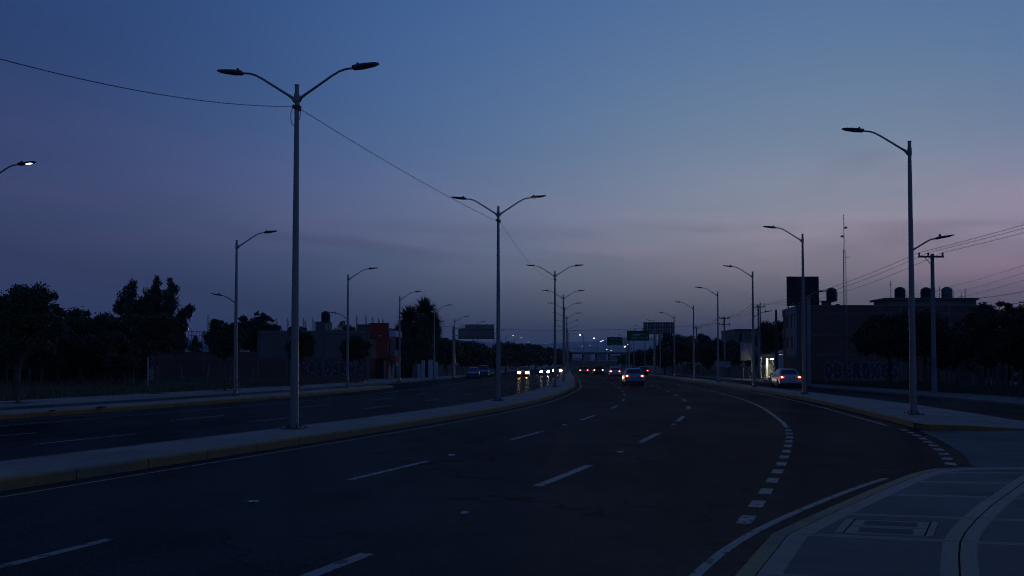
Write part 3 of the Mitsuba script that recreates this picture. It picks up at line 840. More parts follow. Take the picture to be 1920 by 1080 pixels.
# left: one arm over the carriageway, a lower one over the service road
LEFT = [(-19.55, 31.25, 8.75, 0), (-14.12, 43.6, 8.15, 1), (-11.52, 59.8, 8.12, 1), (-10.62, 80.6, 8.30, 0), (-8.84, 97, 8.18, 0), (-7.95, 118, 8.1, 0), (-6.4, 139, 8.4, 0), (-6.1, 152, 8.6, 0), (-3.6, 178, 8.6, 0), (-1.6, 206, 8.6, 0), (0.6, 222, 8.6, 0), (3.2, 272, 8.6, 0)]
for i, (x, y, h, low) in enumerate(LEFT):
    hd = left_kerb.heading(y) * .4
    arms = [('right', 'upper', h - .33)] + ([('left', 'lower', 4.95 if i == 1 else 5.0)] if low else [])
    lab = ('street lamp cut off by the left edge, only its lit head in view' if i == 0 else
           ('street lamp on the narrow left verge with a lower second arm, ' + ('the nearer of two' if i == 1 else 'the farther of two')) if low else
           'single armed street lamp along the left pavement, ' + ORD[i - 3] + ' counting from the red house')
    POSTS['l', i] = lamp_post(x, y, h, hd, arms, lab, None if i == 0 else 'street lamps on the left', 2 if i < 4 else (1 if i < 7 else 0), lit={('right', 'upper')} if i in (0, 7, 9, 10, 11) else None, z=0.165 if low else 0.15,
                              lit_colour=(5.0, 4.2, 2.6) if i == 9 else ((1.0, 1.02, 1.05) if i == 0 else (5.0, 5.2, 5.2)))
RIGHT = [(12.86, 27.4, 8.98, 1), (15.9, 46.5, 8.9, 1), (17.42, 61.6, 8.5, 1), (19.3, 79.9, 8.62, 0), (20.45, 96, 8.45, 0), (21.7, 114, 8.35, 0), (23.3, 134, 8.4, 0), (24.6, 158, 8.6, 0), (26.0, 182, 8.6, 0), (27.6, 206, 8.6, 0)]
for i, (x, y, h, low) in enumerate(RIGHT):
    hd = island_front.heading(y) * .4
    arms = [('left', 'upper', h - .33)] + ([('right', 'lower', (5.45, 5.35, 5.2)[i])] if low else [])
    lab = 'street lamp on the right traffic island, arm over road, ' + ORD[i] + (' to the camera' if i == 0 else ' counting from the camera')
    POSTS['r', i] = lamp_post(x, y, h, hd, arms, lab, 'street lamps on the right island', 2 if i < 4 else (1 if i < 7 else 0), lit=None)


def street_point(k, side=0.0, dz=-0.6):
    x, y, h = (MED[k] if isinstance(k, int) else k)[:3]
    return np.array([x, y, h + 0.168 + dz])


# ------------------------------------------------------------------ cables


def sagged(a, b, sag, n=28):
    t = np.linspace(0, 1, n)[:, None]
    p = np.asarray(a, float) * (1 - t) + np.asarray(b, float) * t
    p[:, 2] -= 4 * sag * (t * (1 - t))[:, 0]
    return p


def cable(name, a, b, sag, r, label, group=None):
    k = thing(name, label, 'cable', group)
    whole(k, tube(sagged(a, b, sag), r, 6), 'cable', 60)
    return k


def clamp(owner, x, y, z):
    part(owner, 'cable_clamp', cat(bx(-.11, -.05, -.03, .03, z - .04, z + .05), bx(.05, .11, -.03, .03, z - .10, z + .02), lathe([(.062, z - .10), (.064, z + .04)], 14)), 'dark_metal')


for i, zc in ((0, 8.08), (1, 8.02), (2, 7.85)):
    clamp(POSTS['m', i], 0, 0, zc)
hx = lambda i, zc, s_: np.array([MED[i][0], MED[i][1], zc + .168]) + s_ * .09 * np.array([math.cos(median_right.heading(MED[i][1]) * .4), math.sin(median_right.heading(MED[i][1]) * .4), 0])
m0p = np.array([-11.3, 3.9, 6.7])
cable('overhead_cable', m0p, hx(0, 8.09, -1), .95, .0075, 'sagging black cable from the upper left edge to the nearest median lamp post', 'cables along the median')
cable('overhead_cable', hx(0, 8.02, 1), hx(1, 7.99, -1), .12, .0075, 'black cable sloping from the nearest median lamp post to the second one', 'cables along the median')
cable('overhead_cable', hx(1, 7.94, 1), hx(2, 7.79, -1), .52, .0075, 'slack black cable hanging between the second and third median lamp posts', 'cables along the median')
loop = np.array([(-.10, 0, 8.05), (-.15, 0, 7.96), (-.16, 0, 7.80), (-.13, 0, 7.66), (-.055, 0, 7.58)])
part(POSTS['m', 0], 'cable_loop', cat(tube(loop, .009, 6), tube(loop * [-.62, 1, 1] + [0, 0, .12], .009, 6)), 'cable')

# ------------------------------------------------------------------ utility poles and power lines on the right


def utility_pole(x, y, h, label, arms=1, group='utility poles on the right', r=.13, transformer=False, cross=1.45, shift=0.0):
    t = thing('utility_pole', label, 'utility pole', group, (x, y, .148))
    part(t, 'pole', lathe([(r * 1.15, 0), (r, 1.5), (r * .72, h)], 14), 'pole_concrete', 40)
    for k in range(arms):
        za = h - .18 - k * .85
        ca = part(t, 'crossarm', bx(-cross / 2 - shift, cross / 2 - shift, -.15, -.06, za - .05, za + .05), 'dark_metal')
        part(ca, 'brace', cat(tube([(-.06, -.12, za - .55), (-.42 - shift * .5, -.12, za - .05)], .018, 6)), 'dark_metal')
        for u in (-cross / 2 + .05 - shift, -.16 - shift, cross / 2 - .06 - shift):
            part(ca, 'insulator', lathe([(.02, za + .05), (.055, za + .08), (.045, za + .11), (.06, za + .14), (.045, za + .17), (.055, za + .20), (.02, za + .24)], 10, x=u, y=-.1), 'dark_metal', 40)
    return t


U = [(24.02, 48.6, 7.95), (26.9, 93, 8.1), (28.9, 116, 8.1), (31.6, 146, 8.1)]
utility_pole(*U[0], 'concrete utility pole with one crossarm of three insulators behind the nearest right lamp', shift=.12)
utility_pole(*U[1], 'utility pole with one crossarm beside the dim signboards on the right', 1)
utility_pole(*U[2], 'utility pole with two stacked crossarms among the right hand trees', 2)
utility_pole(*U[3], 'far utility pole whose crossarm just clears the dark trees', 1)
t = thing('service_pole', 'plain dark pole standing just left of the brick corner building', 'pole', None, (27.27, 88, .148))
part(t, 'pole', lathe([(.16, 0), (.14, 3), (.10, 7.2)], 12), 'wood_dark', 40)
part(t, 'cap', lathe([(.12, 7.18), (.12, 7.26), (.03, 7.30)], 12), 'dark_metal', 40)
t = thing('service_pole', 'slim mast rising behind the utility pole near the signboards', 'pole', None, (27.98, 96, .148))
part(t, 'pole', lathe([(.09, 0), (.05, 8.6)], 10), 'dark_metal', 40)
part(t, 'cap', lathe([(.06, 8.58), (.02, 8.68)], 10), 'dark_metal', 40)
t = thing('service_pole', 'pale steel pole standing at the back of the pavement before the brick building', 'pole', None, (26.1, 75, .148))
part(t, 'pole', lathe([(.17, 0), (.165, 4), (.15, 7.6)], 14), 'pole_metal', 40)
part(t, 'cap', lathe([(.16, 7.58), (.16, 7.66), (.05, 7.72)], 14), 'dark_metal', 40)


def ins(i, u, dz=.24):
    x, y, h = U[i]
    return np.array([x + u, y - .1, .148 + h - .18 + dz])


offs = (-.795, -.28, .545)
behind = (23.2, 7.5, 9.1)
names = ('leftmost', 'middle', 'rightmost')
for k, u in enumerate(offs):
    cable('power_line', ins(0, u), np.array([behind[0] + (k - 1) * .7, behind[1], behind[2]]), .45, .011, f'thin {names[k]} power line climbing from the near crossarm to the upper right edge', 'power lines off the near utility pole')
    cable('power_line', ins(0, u), ins(1, u), .62 + .12 * k, .012, f'thin {names[k]} power line sagging leftward between the first and second utility poles', 'power lines between the utility poles')
    cable('power_line', ins(1, u), ins(2, u), .5, .012, f'thin {names[k]} power line between the second and third utility poles', 'power lines between the utility poles')
    cable('power_line', ins(2, u), ins(3, u), .5, .012, f'thin {names[k]} power line between the third and fourth utility poles', 'power lines between the utility poles')
# pole out of the frame on the right, with service drops into the roofs
t = thing('utility_pole', 'utility pole beyond the right edge that carries the service cables', 'utility pole', None, (33.0, 43.0, .12))
part(t, 'pole', lathe([(.15, 0), (.13, 1.5), (.095, 9.2)], 14), 'pole_concrete', 40)
part(t, 'crossarm', bx(-.7, .7, -.15, -.06, 8.9, 9.0), 'dark_metal')
for k, (za, dx, tz) in enumerate(((9.05, -.6, 10.6), (8.75, -.15, 9.9), (8.45, .4, 9.3))):
    cable('service_cable', (33.0 + dx, 43, za), (51.0 + k * .5, 112, tz), .5, .011, f'thin service cable crossing the sky behind the roof tanks, {("uppermost", "middle", "lowest")[k]} of three', 'thin cables on the far right')
cable('service_cable', (33.0, 43, 7.4), (43.88, 80, 8.02), .35, .022, 'thick dark service cable running to the corner of the roof slab', 'thick cables on the far right')
cable('service_cable', (33.0, 43, 6.9), (43.88, 80.2, 7.22), .5, .022, 'thick dark service cable just above the tree crown at the right edge', 'thick cables on the far right')
# long cable over the whole road
t = thing('utility_pole', 'utility pole hidden behind the palm on the left holding the long road cable', 'utility pole', None, (-14.33, 122, .12))
part(t, 'pole', lathe([(.15, 0), (.10, 8.0)], 12), 'pole_concrete', 40)
part(t, 'crossarm', bx(-.6, .6, -.15, -.06, 7.2, 7.3), 'dark_metal')
cable('road_cable', (-14.33, 122, 7.6), (28.9, 116, 7.45), .95, .022, 'long thin cable sagging across both carriageways in the distance')

# ------------------------------------------------------------------ buildings on the left


def graffiti(owner, name, origin, ux, letters, height, pitch, width, bsdf_line, bsdf_fill, face):
    """spray lettering: strokes in a unit box, fattened, drawn as outline and fill a few millimetres proud of the wall. face: the outward normal"""
    ux, face = np.asarray(ux, float), np.asarray(face, float)
    up = np.array([0, 0, 1.0])
    wob = np.random.default_rng(len(letters) + int(abs(origin[0]) * 10))
    for i, strokes in enumerate(letters):
        strokes = [[(a + wob.normal() * .05, b * (1 + wob.normal() * .03) + wob.normal() * .04) for a, b in s_] for s_ in strokes]
        g = unary_union([LineString([(a * width, b * height) for a, b in s_]) for s_ in strokes])
        fat = g.buffer(height * wob.uniform(.11, .17), quad_segs=4)
        line = fat.buffer(height * .05).difference(fat.buffer(-height * .012))
        fill = fat.buffer(-height * .012)
        drop = affinity.translate(fat, width * .08, -height * .10).difference(fat.buffer(height * .05))
        for poly, bs, dz, nm in ((fill, bsdf_fill, .003, 'fill'), (line.union(drop.buffer(-height * .03)), bsdf_line, .005, 'outline')):
            m = flat(poly, 0.0)
            if m is None or len(m.faces) == 0:
                continue
            v = m.vertices
            w = np.asarray(origin, float) + np.outer(v[:, 0] + i * pitch, ux) + np.outer(v[:, 1], up) + face * dz
            part(owner, name if nm == 'outline' else name + '_fill', trimesh.Trimesh(w, m.faces, process=False), bs)


GL = {'K': [[(0, 0), (0, 1)], [(.05, .45), (.8, 1)], [(.15, .5), (.85, 0)]], 'A': [[(0, 0), (.4, 1), (.8, 0)], [(.2, .4), (.6, .4)]],
      'S': [[(.8, .9), (.4, 1), (.05, .8), (.15, .55), (.7, .45), (.8, .2), (.4, 0), (0, .1)]], 'O': [[(.4, 0), (.05, .25), (.05, .75), (.4, 1), (.75, .75), (.75, .25), (.4, 0)]],
      'B': [[(0, 0), (0, 1), (.6, .95), (.7, .75), (.5, .52), (0, .5)], [(.5, .52), (.8, .3), (.6, .03), (0, 0)]], 'E': [[(.8, 1), (.15, .95), (.05, .5), (.15, .05), (.8, 0)], [(.1, .5), (.7, .5)]],
      'R': [[(0, 0), (0, 1), (.6, .95), (.7, .72), (.5, .5), (0, .48)], [(.35, .48), (.8, 0)]], 'X': [[(0, 0), (.8, 1)], [(0, 1), (.8, 0)]], 'N': [[(0, 0), (.05, 1), (.75, 0), (.8, 1)]], 'D': [[(0, 0), (0, 1), (.55, .9), (.8, .5), (.55, .1), (0, 0)]]}

# low boundary wall of the plot, facing the road junction
WY = 87.0
wl = thing('boundary_wall', 'low dark brick boundary wall with concrete posts behind the empty left plot', 'wall')
x0, x1, zt = -39.4, -26.03, 3.07
for a, b in ((235, 328), (330.5, 381), (383.5, 481)):
    xa, xb = x0 + (a - 235) * (x1 - x0) / 246, x0 + (b - 235) * (x1 - x0) / 246
    part(wl, 'brick_panel', bx(xa, xb, WY + .03, WY + .20, .08, 2.28), 'brick_red')
    part(wl, 'upper_panel', bx(xa, xb, WY + .03, WY + .20, 2.5, zt), 'brick_red')
part(wl, 'concrete_beam', bx(x0, x1, WY - .01, WY + .21, 2.28, 2.5), 'render_grey')
for p in (329.2, 382.2):
    xp = x0 + (p - 235) * (x1 - x0) / 246
    part(wl, 'concrete_post', bx(xp - .075, xp + .075, WY - .02, WY + .22, .08, zt + .02), 'render_grey')

# two storey brick side wall with the lettering
bw = thing('brick_building', 'two storey dark brick building with blue spray lettering, left of the red house', 'building')
bx0, bx1, bz = -25.98, -14.67, 5.25
zm0, zm1 = 2.28, 2.58
core = cat(bx(bx0 + .05, bx1 - 1.6, WY + .22, 91.8, .05, bz - .25))
part(bw, 'rear_block', core, 'brick_grey')
posts = [-25.87, -22.99, -19.24, -14.78]
for i in range(3):
    part(bw, 'lower_panel', bx(posts[i] + .13, posts[i + 1] - .13, WY + .03, WY + .20, .08, zm0), 'brick_red')
    part(bw, 'upper_panel', bx(posts[i] + .13, posts[i + 1] - .13, WY + .03, WY + .20, zm1, 4.81), 'brick_grey')
for i, p in enumerate(posts):
    part(bw, 'concrete_post', bx(p - .13, p + .13, WY - .02, WY + .21, .08, bz - .02), 'render_grey' if i < 3 else 'render_blue')
part(bw, 'floor_beam', bx(bx0, bx1, WY - .01, WY + .205, zm0, zm1), 'render_grey')
part(bw, 'roof_beam', bx(bx0, bx1, WY - .01, WY + .205, 4.81, 4.97), 'render_grey')
part(bw, 'parapet', bx(bx0, bx1, WY + .01, WY + .21, 4.97, bz), 'brick_grey')
graffiti(bw, 'lettering', (-21.41, WY + .03, 0.79), (1, 0, 0), [GL[c] for c in 'KASOSKNX'], 1.15, (-15.05 - -21.41) / 8, .62, 'spray_white', 'spray_blue', (0, -1, 0))
for i, (px_, zz) in enumerate(((-24.63, 6.61), (-23.46, 6.66), (-21.79, 6.66), (-21.57, 6.39), (-20.88, 6.72), (-20.63, 6.27))):
    part(bw, 'starter_bar', cat(tube([(px_, 89, bz - .3), (px_ + .03, 89, zz)], .035, 6), tube([(px_ + .12, 89.1, bz - .3), (px_ + .13, 89.1, zz - .3)], .025, 6)), 'rust_metal')
part(bw, 'roof_block', bx(-22.18, -21.85, 88.6, 89.4, bz - .3, 5.77), 'brick_grey')
tk = thing('tank_stand', 'pale rendered block with a lighter panel on the left brick roof, carrying the black tank', 'tank stand')
part(tk, 'block', bx(-20.77, -19.34, 90, 91.6, bz - .3, 6.27), 'render_grey')
part(tk, 'panel', bx(-19.73, -19.4, 89.985, 90.02, 5.42, 6.1), 'render_pale')
part(tk, 'cap_slab', bx(-20.8, -19.31, 89.95, 91.65, 6.27, 6.32), 'render_grey')


def water_tank(x, y, z, r, h, label, bsdf='tank_black', ribs=3):
    t = thing('water_tank', label, 'water tank', None, (x, y, z))
    prof = [(r * .97, 0)]
    hb = h * .72
    for k in range(ribs):
        a, b = hb * k / ribs, hb * (k + 1) / ribs
        prof += [(r, a + .02), (r, b - .07), (r * .955, b - .05), (r * .955, b - .01)]
    prof += [(r, hb), (r * .97, h * .80), (r * .80, h * .90), (r * .45, h * .955), (r * .42, h * .96)]
    part(t, 'tank', lathe(prof, 22), bsdf, 35)
    part(t, 'lid', lathe([(r * .42, h * .955), (r * .42, h * .985), (r * .38, h), (.02, h + .01)], 16), bsdf, 35)
    part(t, 'pipe', tube([(r * .98, -.1, .05), (r * 1.12, -.1, .1), (r * 1.12, -.1, h * .7)], .02, 6), 'dark_metal')
    return t


water_tank(-19.86, 90.8, 6.32, .47, 1.16, 'round black water tank on the pale block of the left brick roof')
water_tank(-23.82, 92, bz - .3, .36, .95, 'small dark water tank half hidden behind the nearest median lamp post')

# red house
RY = 100.0
rh = thing('red_house', 'two storey house with red and pink front at the end of the left brick wall', 'house')
za, zb, zc_ = .12, 2.52, 5.02
ztop = 6.61
xa, xb, xc = -18.3, -16.74, -14.52
part(rh, 'rear_block', bx(xa, xc - .3, RY + .6, RY + 9, za, ztop - .35), 'render_grey')
part(rh, 'side_parapet', bx(xa, xb, RY + .25, RY + .6, 5.52, ztop - .08), 'render_grey')
part(rh, 'red_volume', bx(xb, xc, RY - .15, RY + .6, zc_, ztop), 'paint_dark_red')
part(rh, 'parapet_cap', bx(xb - .04, xc + .04, RY - .2, RY + .62, ztop, ztop + .05), 'render_grey')
part(rh, 'pink_panel', bx(-16.62, -15.84, RY + .2, RY + .6, zb, zc_ - .003), 'paint_pink')
part(rh, 'upper_wall', bx(-15.84, xc, RY - .12, RY + .6, zb, zc_ - .003), 'paint_dark_red')
part(rh, 'blue_strip', bx(-16.77, -16.62, RY + .1, RY + .6, za, zc_ - .003), 'render_blue')
part(rh, 'lower_wall', bx(-16.62, -16.05, RY + .1, RY + .6, za, zb - .003), 'paint_red')
dk = part(rh, 'garage_door', bx(-16.05, -14.74, RY + .35, RY + .45, za, zb - .1), 'door_dark')
for i in range(5):
    part(dk, 'panel', bx(-15.99, -14.81, RY + .32, RY + .36, za + .1 + i * .42, za + .46 + i * .42), 'door_dark')
part(rh, 'lintel', bx(-16.05, xc, RY - .05, RY + .6, zb - .1, zb - .003), 'paint_dark_red')
part(rh, 'pier', bx(-14.74, xc, RY - .05, RY + .6, za, zb - .1), 'paint_dark_red')
wlamp = part(rh, 'wall_lamp', cat(bx(-15.55, -15.21, RY - .38, RY - .15, 5.17, 5.23), bx(-15.49, -15.3, RY - .34, RY - .15, 5.08, 5.17)), 'sheet_white')
# oblique street front
p0, p1 = np.array([xc, RY - .05]), np.array([-14.26, 103.5])
dv = (p1 - p0) / np.linalg.norm(p1 - p0)
nv = np.array([dv[1], -dv[0]])


def along(t0, t1, d0, d1, z0, z1):
    a, b = p0 + dv * t0, p0 + dv * t1
    q = [a + nv * d0, b + nv * d0, b + nv * d1, a + nv * d1]
    return extrude(Polygon([tuple(v) for v in q]).buffer(0), z0, z1)


L_ = float(np.linalg.norm(p1 - p0))
part(rh, 'street_wall', along(.02, L_, -.5, -.02, za, zb - .2), 'paint_pink')
part(rh, 'balcony_slab', along(.02, L_, -.5, .8, zb + .02, zb + .25), 'paint_dark_red')
part(rh, 'balcony_wall', along(.02, L_, .72, .80, zb - .55, zb + .02), 'paint_dark_red')
w_ = part(rh, 'balcony_window', along(.5, L_ - .3, -.5, -.42, zb + .25, zc_ - .3), 'window_glass')
part(w_, 'frame', cat(along(.45, .55, -.42, -.36, zb + .25, zc_ - .3), along(L_ * .5, L_ * .5 + .1, -.42, -.36, zb + .25, zc_ - .3), along(L_ - .35, L_ - .25, -.42, -.36, zb + .25, zc_ - .3)), 'frame_alu')
part(rh, 'awning_sheet', along(.05, L_, .1, .9, zc_ + .05, zc_ + .75), 'sheet_white')
rl = part(rh, 'railing', cat([along(.1 + i * .3, .14 + i * .3, .74, .78, zb + .25, zb + .95) for i in range(int(L_ / .3))] + [along(.05, L_, .73, .79, zb + .95, zb + 1.0)]), 'frame_alu')
gw = part(rh, 'street_window', along(L_ * .35, L_ * .8, -.02, .03, za + .5, zb - .5), 'window_glass')
part(gw, 'frame', cat(along(L_ * .33, L_ * .37, -.02, .06, za + .45, zb - .45), along(L_ * .56, L_ * .60, -.02, .06, za + .45, zb - .45), along(L_ * .78, L_ * .82, -.02, .06, za + .45, zb - .45)), 'sheet_white')
for px_, pz_ in ((-18.39, 7.58), (-17.31, 7.64), (-16.56, 7.45), (-15.81, 7.3), (-15.3, 7.26)):
    part(rh, 'starter_bar', cat(tube([(px_, 100.9, ztop - .5), (px_, 100.9, pz_)], .045, 6), tube([(px_ + .1, 101, ztop - .5), (px_ + .1, 101, pz_ - .25)], .03, 6)), 'rust_metal')
struct('forecourt', flat(Polygon([(-19.5, 87.0), (-14.4, 85.6), (-12.4, 101), (-11.9, 106), (-13.5, 106), (-14.0, 100.6), (-19.5, 100.2)]), .135), 'concrete')

# pale corrugated building behind the low wall
sh = thing('metal_shed', 'pale corrugated metal shed showing above the low brick wall between two trees', 'shed')
sy = 128.0
sx0, sx1 = -50.77, -42.38
for i in range(int((sx1 - sx0) / .8)):
    xx = sx0 + i * .8
    part(sh, 'sheet', cat(bx(xx, xx + .72, sy, sy + .06, 2.2, 4.33 - .04), bx(xx + .02, xx + .74, sy + .3, sy + .36, 4.33, 5.41)), 'sheet_white')
part(sh, 'gutter', bx(sx0, sx1, sy - .1, sy + .32, 4.28, 4.36), 'dark_metal')
part(sh, 'body', bx(sx0, sx1, sy + .36, sy + 9, .1, 5.33), 'sheet_dull')
for i, p in enumerate((-46.46, -49.34)):
    part(sh, 'downpipe', tube([(p, sy - .12, 2.0), (p, sy - .12, 5.29)], .09, 6), 'dark_metal')
rg = thing('roof_railing', 'dark roof railing standing above the pale metal shed', 'railing')
rx0, rx1 = -50.14, -46.34
part(rg, 'rail', cat(bx(rx0, rx1, 132, 132.06, 6.85, 6.93), bx(rx0, rx1, 132, 132.06, 6.31, 6.36)), 'dark_metal')
part(rg, 'bars', cat([bx(x_, x_ + .06, 132.0, 132.06, 5.4, 6.97) for x_ in np.arange(rx0, rx1, .42)]), 'dark_metal', kind='stuff')
for p, zt_, lb_ in ((-46.55, 9.45, 'thin dark mast above the pale metal shed'),):
    m_ = thing('antenna_mast', lb_, 'mast', None, (p, 130.5, 0))
    part(m_, 'mast', lathe([(.11, 0), (.09, 4), (.05, zt_)], 8), 'dark_metal')
    part(m_, 'tip', cat(bx(-.18, .18, -.02, .02, zt_ - .5, zt_ - .46), cyl(.06, .02, zt_, zt_ + .12, 8)), 'dark_metal')

# ------------------------------------------------------------------ buildings on the right
bb = thing('corner_building', 'large brick building on the right with windowed corner front and pale spray lettering', 'building')
BY = 76.0
cz = 7.09
gx0, gx1 = 25.35, 42.35
part(bb, 'rear_block', bx(gx0 + .35, gx1 - .05, BY + .24, BY + 4.8, .05, cz - .25), 'brick_red')
pl = [gx0 + .15, 29.82, 34.66, 38.93, gx1 - .12]
zf = [.05, 2.62, 4.42, 6.33]
for i in range(4):
    for j in range(3):
        part(bb, 'brick_panel', bx(pl[i] + .12, pl[i + 1] - .12, BY + .03, BY + .22, zf[j] + (.1 if j else 0), zf[j + 1] - .1), 'brick_red')
    part(bb, 'parapet_panel', bx(pl[i] + .12, pl[i + 1] - .12, BY + .03, BY + .22, zf[3] + .1, cz - .06), 'brick_red')
for p in pl:
    part(bb, 'concrete_post', bx(p - .12, p + .12, BY - .01, BY + .23, .05, cz - .06), 'render_blue')
for z_ in zf[1:]:
    part(bb, 'floor_beam', bx(gx0 + .05, gx1, BY - .005, BY + .225, z_ - .1, z_ + .1), 'render_blue')
part(bb, 'coping', bx(gx0, gx1, BY - .04, BY + .26, cz - .06, cz), 'sheet_dull')
graffiti(bb, 'lettering', (27.96, BY + .03, 0.63), (1, 0, 0), [GL[c] for c in 'OBEROSKEX'[:5]] + [GL[c] for c in 'KES'], 1.22, (34.66 - 27.96) / 8, .56, 'spray_white', 'spray_blue', (0, -1, 0))
# street front of the same building: bands and windows
q0, q1 = np.array([gx0 - .02, BY + .0]), np.array([25.84, 81.5])
dq = (q1 - q0) / np.linalg.norm(q1 - q0)
nq = np.array([-dq[1], dq[0]])
LQ = float(np.linalg.norm(q1 - q0))


def front(t0, t1, d0, d1, z0, z1):
    a, b = q0 + dq * t0, q0 + dq * t1
    return extrude(Polygon([tuple(a + nq * d0), tuple(b + nq * d0), tuple(b + nq * d1), tuple(a + nq * d1)]).buffer(0), z0, z1)


zz = [0.71, 2.58, 3.3, 4.34, 5.18, 6.29, 7.02]
part(bb, 'front_core', front(.45, LQ, -1.4, -.25, .05, zz[6] - .2), 'render_grey')
for j in (1, 3, 5):
    for k in (0, 1):
        part(bb, 'front_band', front(.02 + k * LQ / 2, (k + 1) * LQ / 2 - .03, -.25, 0, zz[j], zz[j + 1] - .003), 'render_front')
for j in (2, 4):
    for k in (0, 1):
        a, b = .25 + k * LQ / 2, (k + 1) * LQ / 2 - .25
        w_ = part(bb, 'window', front(a, b, -.25, -.16, zz[j], zz[j + 1]), 'window_glass')
        part(w_, 'frame', cat(front(a - .06, a + .05, -.2, -.06, zz[j], zz[j + 1]), front((a + b) / 2 - .05, (a + b) / 2 + .05, -.2, -.08, zz[j], zz[j + 1]), front(b - .05, b + .06, -.2, -.06, zz[j], zz[j + 1])), 'frame_alu')
        part(w_, 'curtain', front(a + .15, a + (b - a) * .42, -.158, -.15, zz[j], zz[j + 1]), 'sheet_dull')
    part(bb, 'mullion_pier', front(LQ / 2 - .2, LQ / 2 + .17, -.25, -.03, zz[j], zz[j + 1]), 'render_pale')
    part(bb, 'mullion_pier', front(.02, .2, -.25, -.03, zz[j], zz[j + 1]), 'render_pale')
for k in (0, 1):
    part(bb, 'shutter', front(.3 + k * LQ / 2, (k + 1) * LQ / 2 - .2, -.5, -.26, .1, zz[1] - .25), 'wood_dark')
part(bb, 'ground_beam', front(.02, LQ, -.3, -.02, zz[1] - .25, zz[1] - .003), 'render_grey')
part(bb, 'corner_pier', bx(gx0 - .05, gx0 + .03, BY - .01, BY + .25, .05, zz[1]), 'render_grey')
# roof: billboard, tanks, mast
bl = thing('billboard', 'large dark billboard seen from behind on the roof of the right brick corner building', 'billboard')
by0, by1 = 25.84, 28.84
part(bl, 'board', bx(by0, by1, 80, 80.12, 7.3, 10.06), 'sheet_dark')
for i in range(5):
    xx = by0 + (by1 - by0) * (i + .12) / 4.3
    part(bl, 'upright', bx(xx - .04, xx + .04, 79.88, 79.99, cz - .4, 10.03), 'rust_metal')
for zc2 in (9.48, 8.63, 7.82):
    part(bl, 'cross_rail', bx(by0, by1, 79.82, 79.875, zc2 - .035, zc2 + .035), 'rust_metal')
part(bl, 'lamp_frame', cat([tube([(by0 + .3 + i * .55, 79.9, 7.37), (by0 + .42 + i * .55, 79.5, 7.52), (by0 + .55 + i * .55, 79.5, 7.65), (by0 + .3 + i * .55, 79.5, 7.42)], .028, 5) for i in range(3)]), 'bolt_metal')
ts = thing('tank_stand', 'low dark roof block and slab carrying the tank near the antenna mast', 'tank stand')
part(ts, 'block', bx(29.2, 29.8, 79.5, 80.4, cz - .3, 7.68), 'brick_red')
part(ts, 'slab', bx(29.05, 30.29, 79.4, 80.8, 7.68, 7.75), 'render_grey')
water_tank(30.06, 80.1, 7.79, .48, 1.22, 'black water tank on the low roof block left of the antenna mast')
water_tank(30.81, 80.6, cz - .3, .34, .72, 'small squat dark tank at the foot of the antenna mast')
am = thing('lattice_mast', 'tall thin lattice antenna mast with small dish antennas on the right brick roof', 'antenna mast', None, (31.45, 80.5, cz - .3))
mh = 15.97 - cz + .3
lat_top = 12.67 - cz + .3
tri = [(.17 * math.cos(a), .17 * math.sin(a)) for a in np.radians([90, 210, 330])]
for a in tri:
    part(am, 'leg', tube([(a[0], a[1], 0), (a[0] * .8, a[1] * .8, lat_top)], .02, 5), 'bolt_metal')
lac = []
for k in range(int(lat_top / .28)):
    z0_ = k * .28
    f0, f1 = 1 - .2 * z0_ / lat_top, 1 - .2 * (z0_ + .28) / lat_top
    for i in range(3):
        a, b = tri[i], tri[(i + 1) % 3]
        lac.append(tube([(a[0] * f0, a[1] * f0, z0_), (b[0] * f1, b[1] * f1, z0_ + .28)], .011, 4))
part(am, 'lacing', cat(lac), 'bolt_metal')
part(am, 'top_pole', tube([(0, 0, lat_top - .3), (0, 0, mh)], .028, 6), 'dark_metal')
for zd, sx in ((14.75, .16), (13.94, -.16)):
    part(am, 'dish', lathe([(.05, zd - cz + .2), (.16, zd - cz + .25), (.15, zd - cz + .32), (.05, zd - cz + .40)], 12, x=sx), 'dark_metal', 40)
part(am, 'side_antenna', cat(tube([(0, 0, 13.48 - cz + .3), (.28, 0, 13.48 - cz + .3)], .02, 5), tube([(.1, 0, 11.91 - cz + .3), (.55, 0, 11.96 - cz + .3)], .02, 5)), 'dark_metal')

b2 = thing('flat_roof_house', 'grey house with overhanging flat roof slab and three roof tanks behind the right trees', 'house')
hx0, hx1 = 35.57, 44.38
part(b2, 'wall', bx(hx0 + .2, hx1 - .1, 81.2, 84.2, .05, 7.95), 'brick_grey')
part(b2, 'roof_slab', bx(hx0 - .15, hx1 + .05, 80.95, 84.4, 7.95, 8.13), 'render_grey')
part(b2, 'wall_post', bx(43.16, 43.31, 81.1, 81.3, .05, 7.95), 'render_blue')
for p, r_, h_, bs, lb_ in ((1691.8, .50, 1.14, 'tank_black', 'left'), (1741, .50, 1.12, 'tank_black', 'middle'), (1780.4, .50, 1.16, 'tank_grey', 'grey right')):
    xx = 37.49 + (p - 1691.8) * 82 / 1600
    water_tank(xx, 82.3, 8.13, r_, h_, {'left': 'black water tank at the left end of the flat roof behind the nearest right lamp', 'middle': 'black water tank partly behind the concrete utility pole on the flat roof', 'grey right': 'grey water tank at the right on the flat house roof'}[lb_], bs)
for p, zt_ in ((36.49, 9.83), (40.72, 9.16), (41.18, 9.26), (43.26, 8.69), (43.64, 9.11)):
    part(b2, 'roof_aerial', cat(tube([(p, 82, 8.13), (p, 82, zt_)], .028, 5), tube([(p - .2, 82, zt_ - .35), (p + .22, 82, zt_ - .33)], .016, 5)), 'dark_metal')

